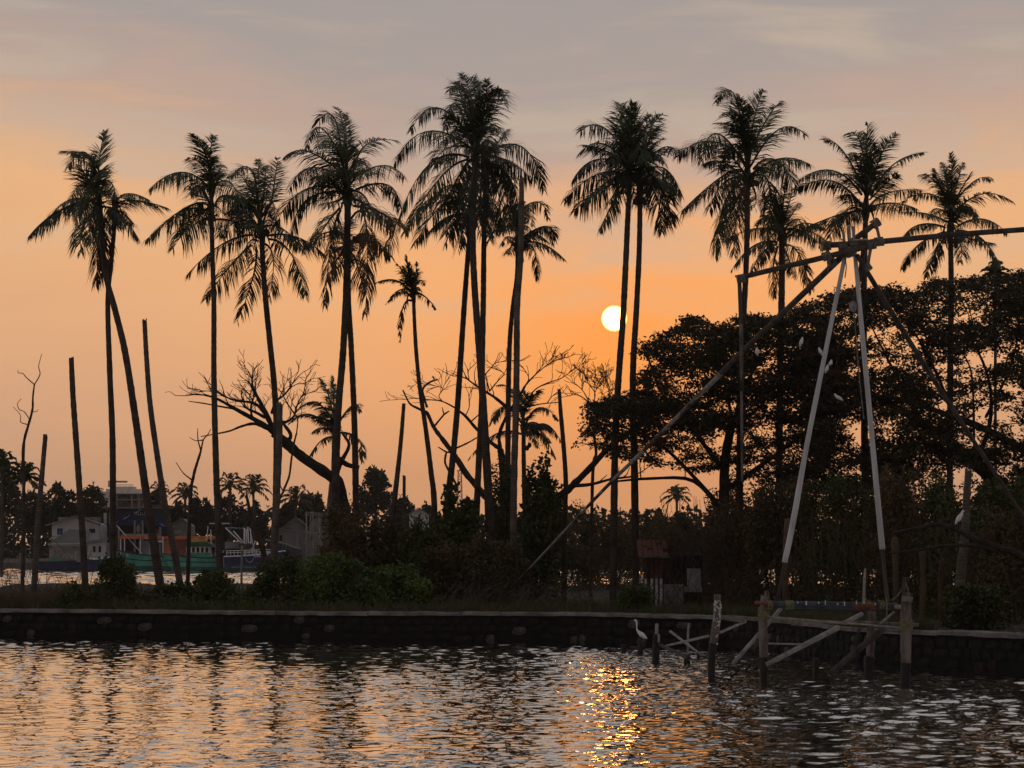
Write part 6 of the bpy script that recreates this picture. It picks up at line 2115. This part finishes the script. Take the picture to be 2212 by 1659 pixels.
    for x in (662, 671, 676, 690):
        dpole(r, 'upright', 'board_grey', x, 1235, x, 1105 if x < 680 else 1120, Y, .09)
    for y in (1108, 1112, 1150):
        dpole(r, 'cross_bar', 'board_grey', 658, y, 704, y + 1, Y - .1, .05)
    # street-side lamp post / white beams
    m = MB(); dbox(m, 452, 495, 1129.5, 1132, 296, .3); o = m.build('white_beam', 'paint_white')
    tagit(o, 'thin white beam high above the blue boat between trunks', 'beam')
    # hazy round building far inland
    Y = 2000.0
    r = empty('round_hall', (at(262, 1175, Y).x, Y, 1))
    tagit(r, 'hazy pale hall with stepped top and a flat billboard, far inland', 'building')
    m = MB()
    cxw = at(262, 1175, Y).x
    for (hw, y0, y1) in ((50, 1066, 1180), (46, 1062, 1066), (38, 1056, 1062), (27, 1051, 1056)):
        a0, a1 = at(262 - hw, y0, Y), at(262 + hw, y1, Y)
        m.tube([Vector((cxw, Y + 10, a1.z)), Vector((cxw, Y + 10, a0.z))], (a1.x - a0.x) / 2, 28)
    m.build('drum', 'concrete', r)
    m = MB()
    for i in range(13):
        x = 236 + i * 4.2
        m.tube([at(x, 1051.5, Y), at(x, 1046.5, Y)], .22, 4)
    m.tube([at(236, 1047, Y), at(288, 1047, Y)], .22, 4)
    m.build('roof_railing', 'concrete', r)
    m = MB(); dbox(m, 233, 240, 1038.5, 1052, Y + 2, 3); m.build('stair_tower', 'concrete', r)
    m = MB(); dbox(m, 239, 275, 1038.5, 1042.5, Y + 2, .6); m.build('billboard', 'concrete_dark', r)
    # lattice tower
    Y = 2100.0
    r = empty('lattice_tower', (at(993, 1175, Y).x, Y, 1))
    tagit(r, 'slender hazy lattice tower far behind the middle palm trunks', 'tower')
    z0, z1 = 1.0, at(993, 1018, Y).z
    cx = at(993, 1175, Y).x
    m = MB()
    lv = 9

    def corner(i, t):
        w = (8.5 - 4.2 * t) * px(Y)
        a = math.pi / 4 + i * math.pi / 2
        return Vector((cx + w * math.cos(a) * 1.2, Y + w * math.sin(a) * 1.2, z0 + (z1 - z0) * t))
    for i in range(4):
        m.tube([corner(i, 0), corner(i, 1)], .42, 4)
    m.build('legs', 'steel_tower', r)
    m = MB()
    for l in range(lv):
        for i in range(4):
            m.tube([corner(i, l / lv), corner((i + 1) % 4, (l + 1) / lv)], .25, 4)
            m.tube([corner((i + 1) % 4, l / lv), corner(i, (l + 1) / lv)], .25, 4)
            m.tube([corner(i, l / lv), corner((i + 1) % 4, l / lv)], .25, 4)
    m.build('bracing', 'steel_tower', r)
    m = MB(); c = Vector((cx, Y, z1)); m.box(c + Vector((0, 0, .4)), (4.6, 4.6, 1.0)); m.tube([c, c + Vector((0, 0, 4.2))], .5, 6); m.build('top_platform', 'steel_tower', r)


houses()


# ------------------------------------------------------------------ far shore: trees
def far_tree(label, Y, x0, x1, top, seed, n=1500, leaf=.55, bot=1195, lumps=14, name='far_tree', mname='leaf_far'):
    rng = random.Random(9000 + seed)
    rs = np.random.RandomState(9000 + seed)
    s = px(Y)
    cx = (x0 + x1) / 2
    X = at(cx, 1175, Y).x
    hw = (x1 - x0) / 2 * s
    zt, zb = at(cx, top, Y).z, at(cx, bot, Y).z
    root = empty(name, (X, Y, 1.0))
    tagit(root, label, 'tree', 'trees on the far shore')
    mb = MB()
    ps, Ls = [], []
    k = 0
    while k < n:
        u, t = rng.uniform(-1, 1), rng.uniform(0, 1)
        edge = math.sqrt(max(0, 1 - u * u)) * .75 + .25
        edge *= 0.86 + 0.30 * mnoise.noise(Vector((u * 2.6, seed * 3.1, 0)))
        if t > edge:
            continue
        p = Vector((X + u * hw * (0.9 + .2 * mnoise.noise(Vector((t * 4, seed, 5)))), Y + rng.uniform(-1, 1) * hw * .6, zb + (zt - zb) * t))
        if mnoise.noise(Vector((p.x / 1.1, p.y / 2.5, p.z / .8))) < -0.22 and t > .3:
            continue
        ps.append(tuple(p))
        k += 1
    for i in range(5):
        Ls.append(Vector(ps[rng.randrange(n)]))
    base = Vector((X, Y, .9))
    mb.tube([base, base + Vector((.1, 0, (zb - .9) * .6)), Vector((X, Y, (zb + zt) / 2))], [.28, .22, .12], 7)
    for L in Ls:
        mb.tube([Vector((X, Y, max(1.5, zb * .8))), L], [.12, .04], 5)
    mb.build('trunk', 'bark_dark', root)
    P = np.array(ps)
    D = rand_dirs(rs, len(P))
    W = unit(np.cross(D, rand_dirs(rs, len(P))))
    v, f = leaf_quads(P, D, W, rs.uniform(.6, 1.4, len(P)) * leaf, rs.uniform(.5, 1.1, len(P)) * leaf * .8)
    np_mesh('crown', v, f, mname, root)


FT = [(-40, 50, 1000, 'dark tree cut by the left edge behind the brush'), (40, 120, 1050, 'dark tree behind the short grey broken trunk'), (95, 170, 1034, 'round dark tree above the left end of the white house'), (160, 235, 1036, 'round dark tree above the white house gable'),
      (318, 352, 1062, 'small dark tree behind the first headless leaning trunk'), (345, 420, 1082, 'dark tree above the teal shed'), (405, 470, 1068, 'bushy dark tree left of the slender tufted palm foot'), (455, 540, 1058, 'broad dark tree above the blue boat'), (520, 580, 1085, 'dark tree right of the blue boat masts'),
      (600, 652, 1080, 'small dark tree under the leaning bare limb'), (640, 705, 1056, 'round dark tree above the grey sheds'), (770, 850, 1000, 'taller dark tree between the crossing pair and the reddish trunk'), (840, 900, 1066, 'thin-leaved tree behind the reddish trunk'), (895, 960, 1080, 'low tree behind the pale squared-off post'),
      (1380, 1450, 1090, 'pale far tree left under the great spreading tree'), (1440, 1520, 1100, 'pale far tree seen in the gap under the spreading tree'), (1560, 1660, 1090, 'far tree behind the dark undergrowth by the net frame'), (1850, 1960, 930, 'tall far tree behind the right white leg'), (2090, 2180, 1010, 'tall far tree glimpsed right of the leaning limb'), (2170, 2260, 960, 'tall far tree cut by the right edge')]
for i, (a, b, t, lb) in enumerate(FT):
    far_tree(lb, 300 + (i * 37 % 30) if i < 14 else 180, a, b, t, i, bot=min(1195, t + (b - a) * 1.25) if i < 14 else 1195, n=2400, leaf=.50 if i < 14 else .32)


def far_palm(label, Y, x, ytop, seed, r=38, lean=0):
    """small palm across the channel"""
    s = px(Y)
    fr = []
    rng = random.Random(seed)
    for k in range(11):
        a = math.pi * (k / 10) * 1.35 - math.pi * .175
        dx, dy = math.cos(a), -math.sin(a)
        rr = r * rng.uniform(.8, 1.1)
        fr.append(((x, ytop), (x + dx * rr * .6, ytop + dy * rr * .62 - rr * .10), (x + dx * rr, ytop + dy * rr * .8 + rr * .22)))
    palm(label, Y, 'O', [(x, ytop + 8), (x + lean * .4, ytop + 60), (x + lean, 1215)], (x, ytop), fr, tw=(5, 5, 6, 6), L=r * 1.15, fill=4, seed=seed, leaf=r * s * .36, wmul=3.0, nleaf=26, group='palms on the far shore', name='far_palm', base_z=1.0)


far_palm('small far palm left of the thin dark sapling', 310, 400, 1068, 51, 34)
far_palm('small far palm close behind the slender tufted palm foot', 312, 497, 1048, 52, 36)
far_palm('small far palm with open crown left of the broken stump', 305, 547, 1055, 53, 40, 4)
far_palm('small far palm leaning left above the grey sheds', 300, 640, 1078, 54, 40, -8)
far_palm('small palm in the brush beside the twisting sapling', 150, 52, 1032, 55, 44)
far_palm('small palm cut by the left edge', 150, 4, 1010, 56, 46)
far_palm('small far palm peeping past the leaning headless trunk', 310, 345, 1060, 57, 26)
far_palm('pale small palm in the gap below the great spreading tree', 280, 1462, 1072, 58, 34)
far_palm('palm top poking above the canopy at the right edge', 130, 2150, 590, 59, 34)


def far_woods():
    """the closed wood behind the houses, too dense to count"""
    rs = np.random.RandomState(99)
    P = []
    Y0 = 345.0
    while len(P) < 15000:
        x = rs.uniform(-60, 1700)
        top = 1104 + 26 * mnoise.noise(Vector((x / 60.0, 1.5, 0))) + 12 * mnoise.noise(Vector((x / 17.0, 4.5, 0)))
        y = rs.uniform(top, 1215)
        q = at(x, y, Y0 + rs.uniform(-6, 6))
        P.append(tuple(q))
    P = np.array(P)
    D = rand_dirs(rs, len(P))
    W = unit(np.cross(D, rand_dirs(rs, len(P))))
    v, f = leaf_quads(P, D, W, rs.uniform(.6, 1.4, len(P)) * .9, rs.uniform(.5, 1.1, len(P)) * .7)
    o = np_mesh('far_woods', v, f, 'leaf_far')
    tagit(o, 'dark belt of woods behind the houses on the far shore', 'woods', kind='stuff')


far_woods()


# ------------------------------------------------------------------ evening haze in the air
def make_haze():
    m = bpy.data.materials.new('haze')
    m.use_nodes = True
    nt = m.node_tree
    nt.nodes.clear()
    out = nt.nodes.new('ShaderNodeOutputMaterial')
    v = nt.nodes.new('ShaderNodeVolumePrincipled')
    v.inputs['Color'].default_value = (0.95, 0.88, 0.80, 1)
    v.inputs['Density'].default_value = 0.00017
    v.inputs['Anisotropy'].default_value = 0.35
    nt.links.new(v.outputs[0], out.inputs['Volume'])
    MATS['haze'] = m
    b = MB().box((0, 1035, 36.0), (3100, 2790, 74.0))
    o = b.build('haze', 'haze')
    tagit(o, 'thin warm evening haze over water and shore', 'haze', kind='stuff')


make_haze()
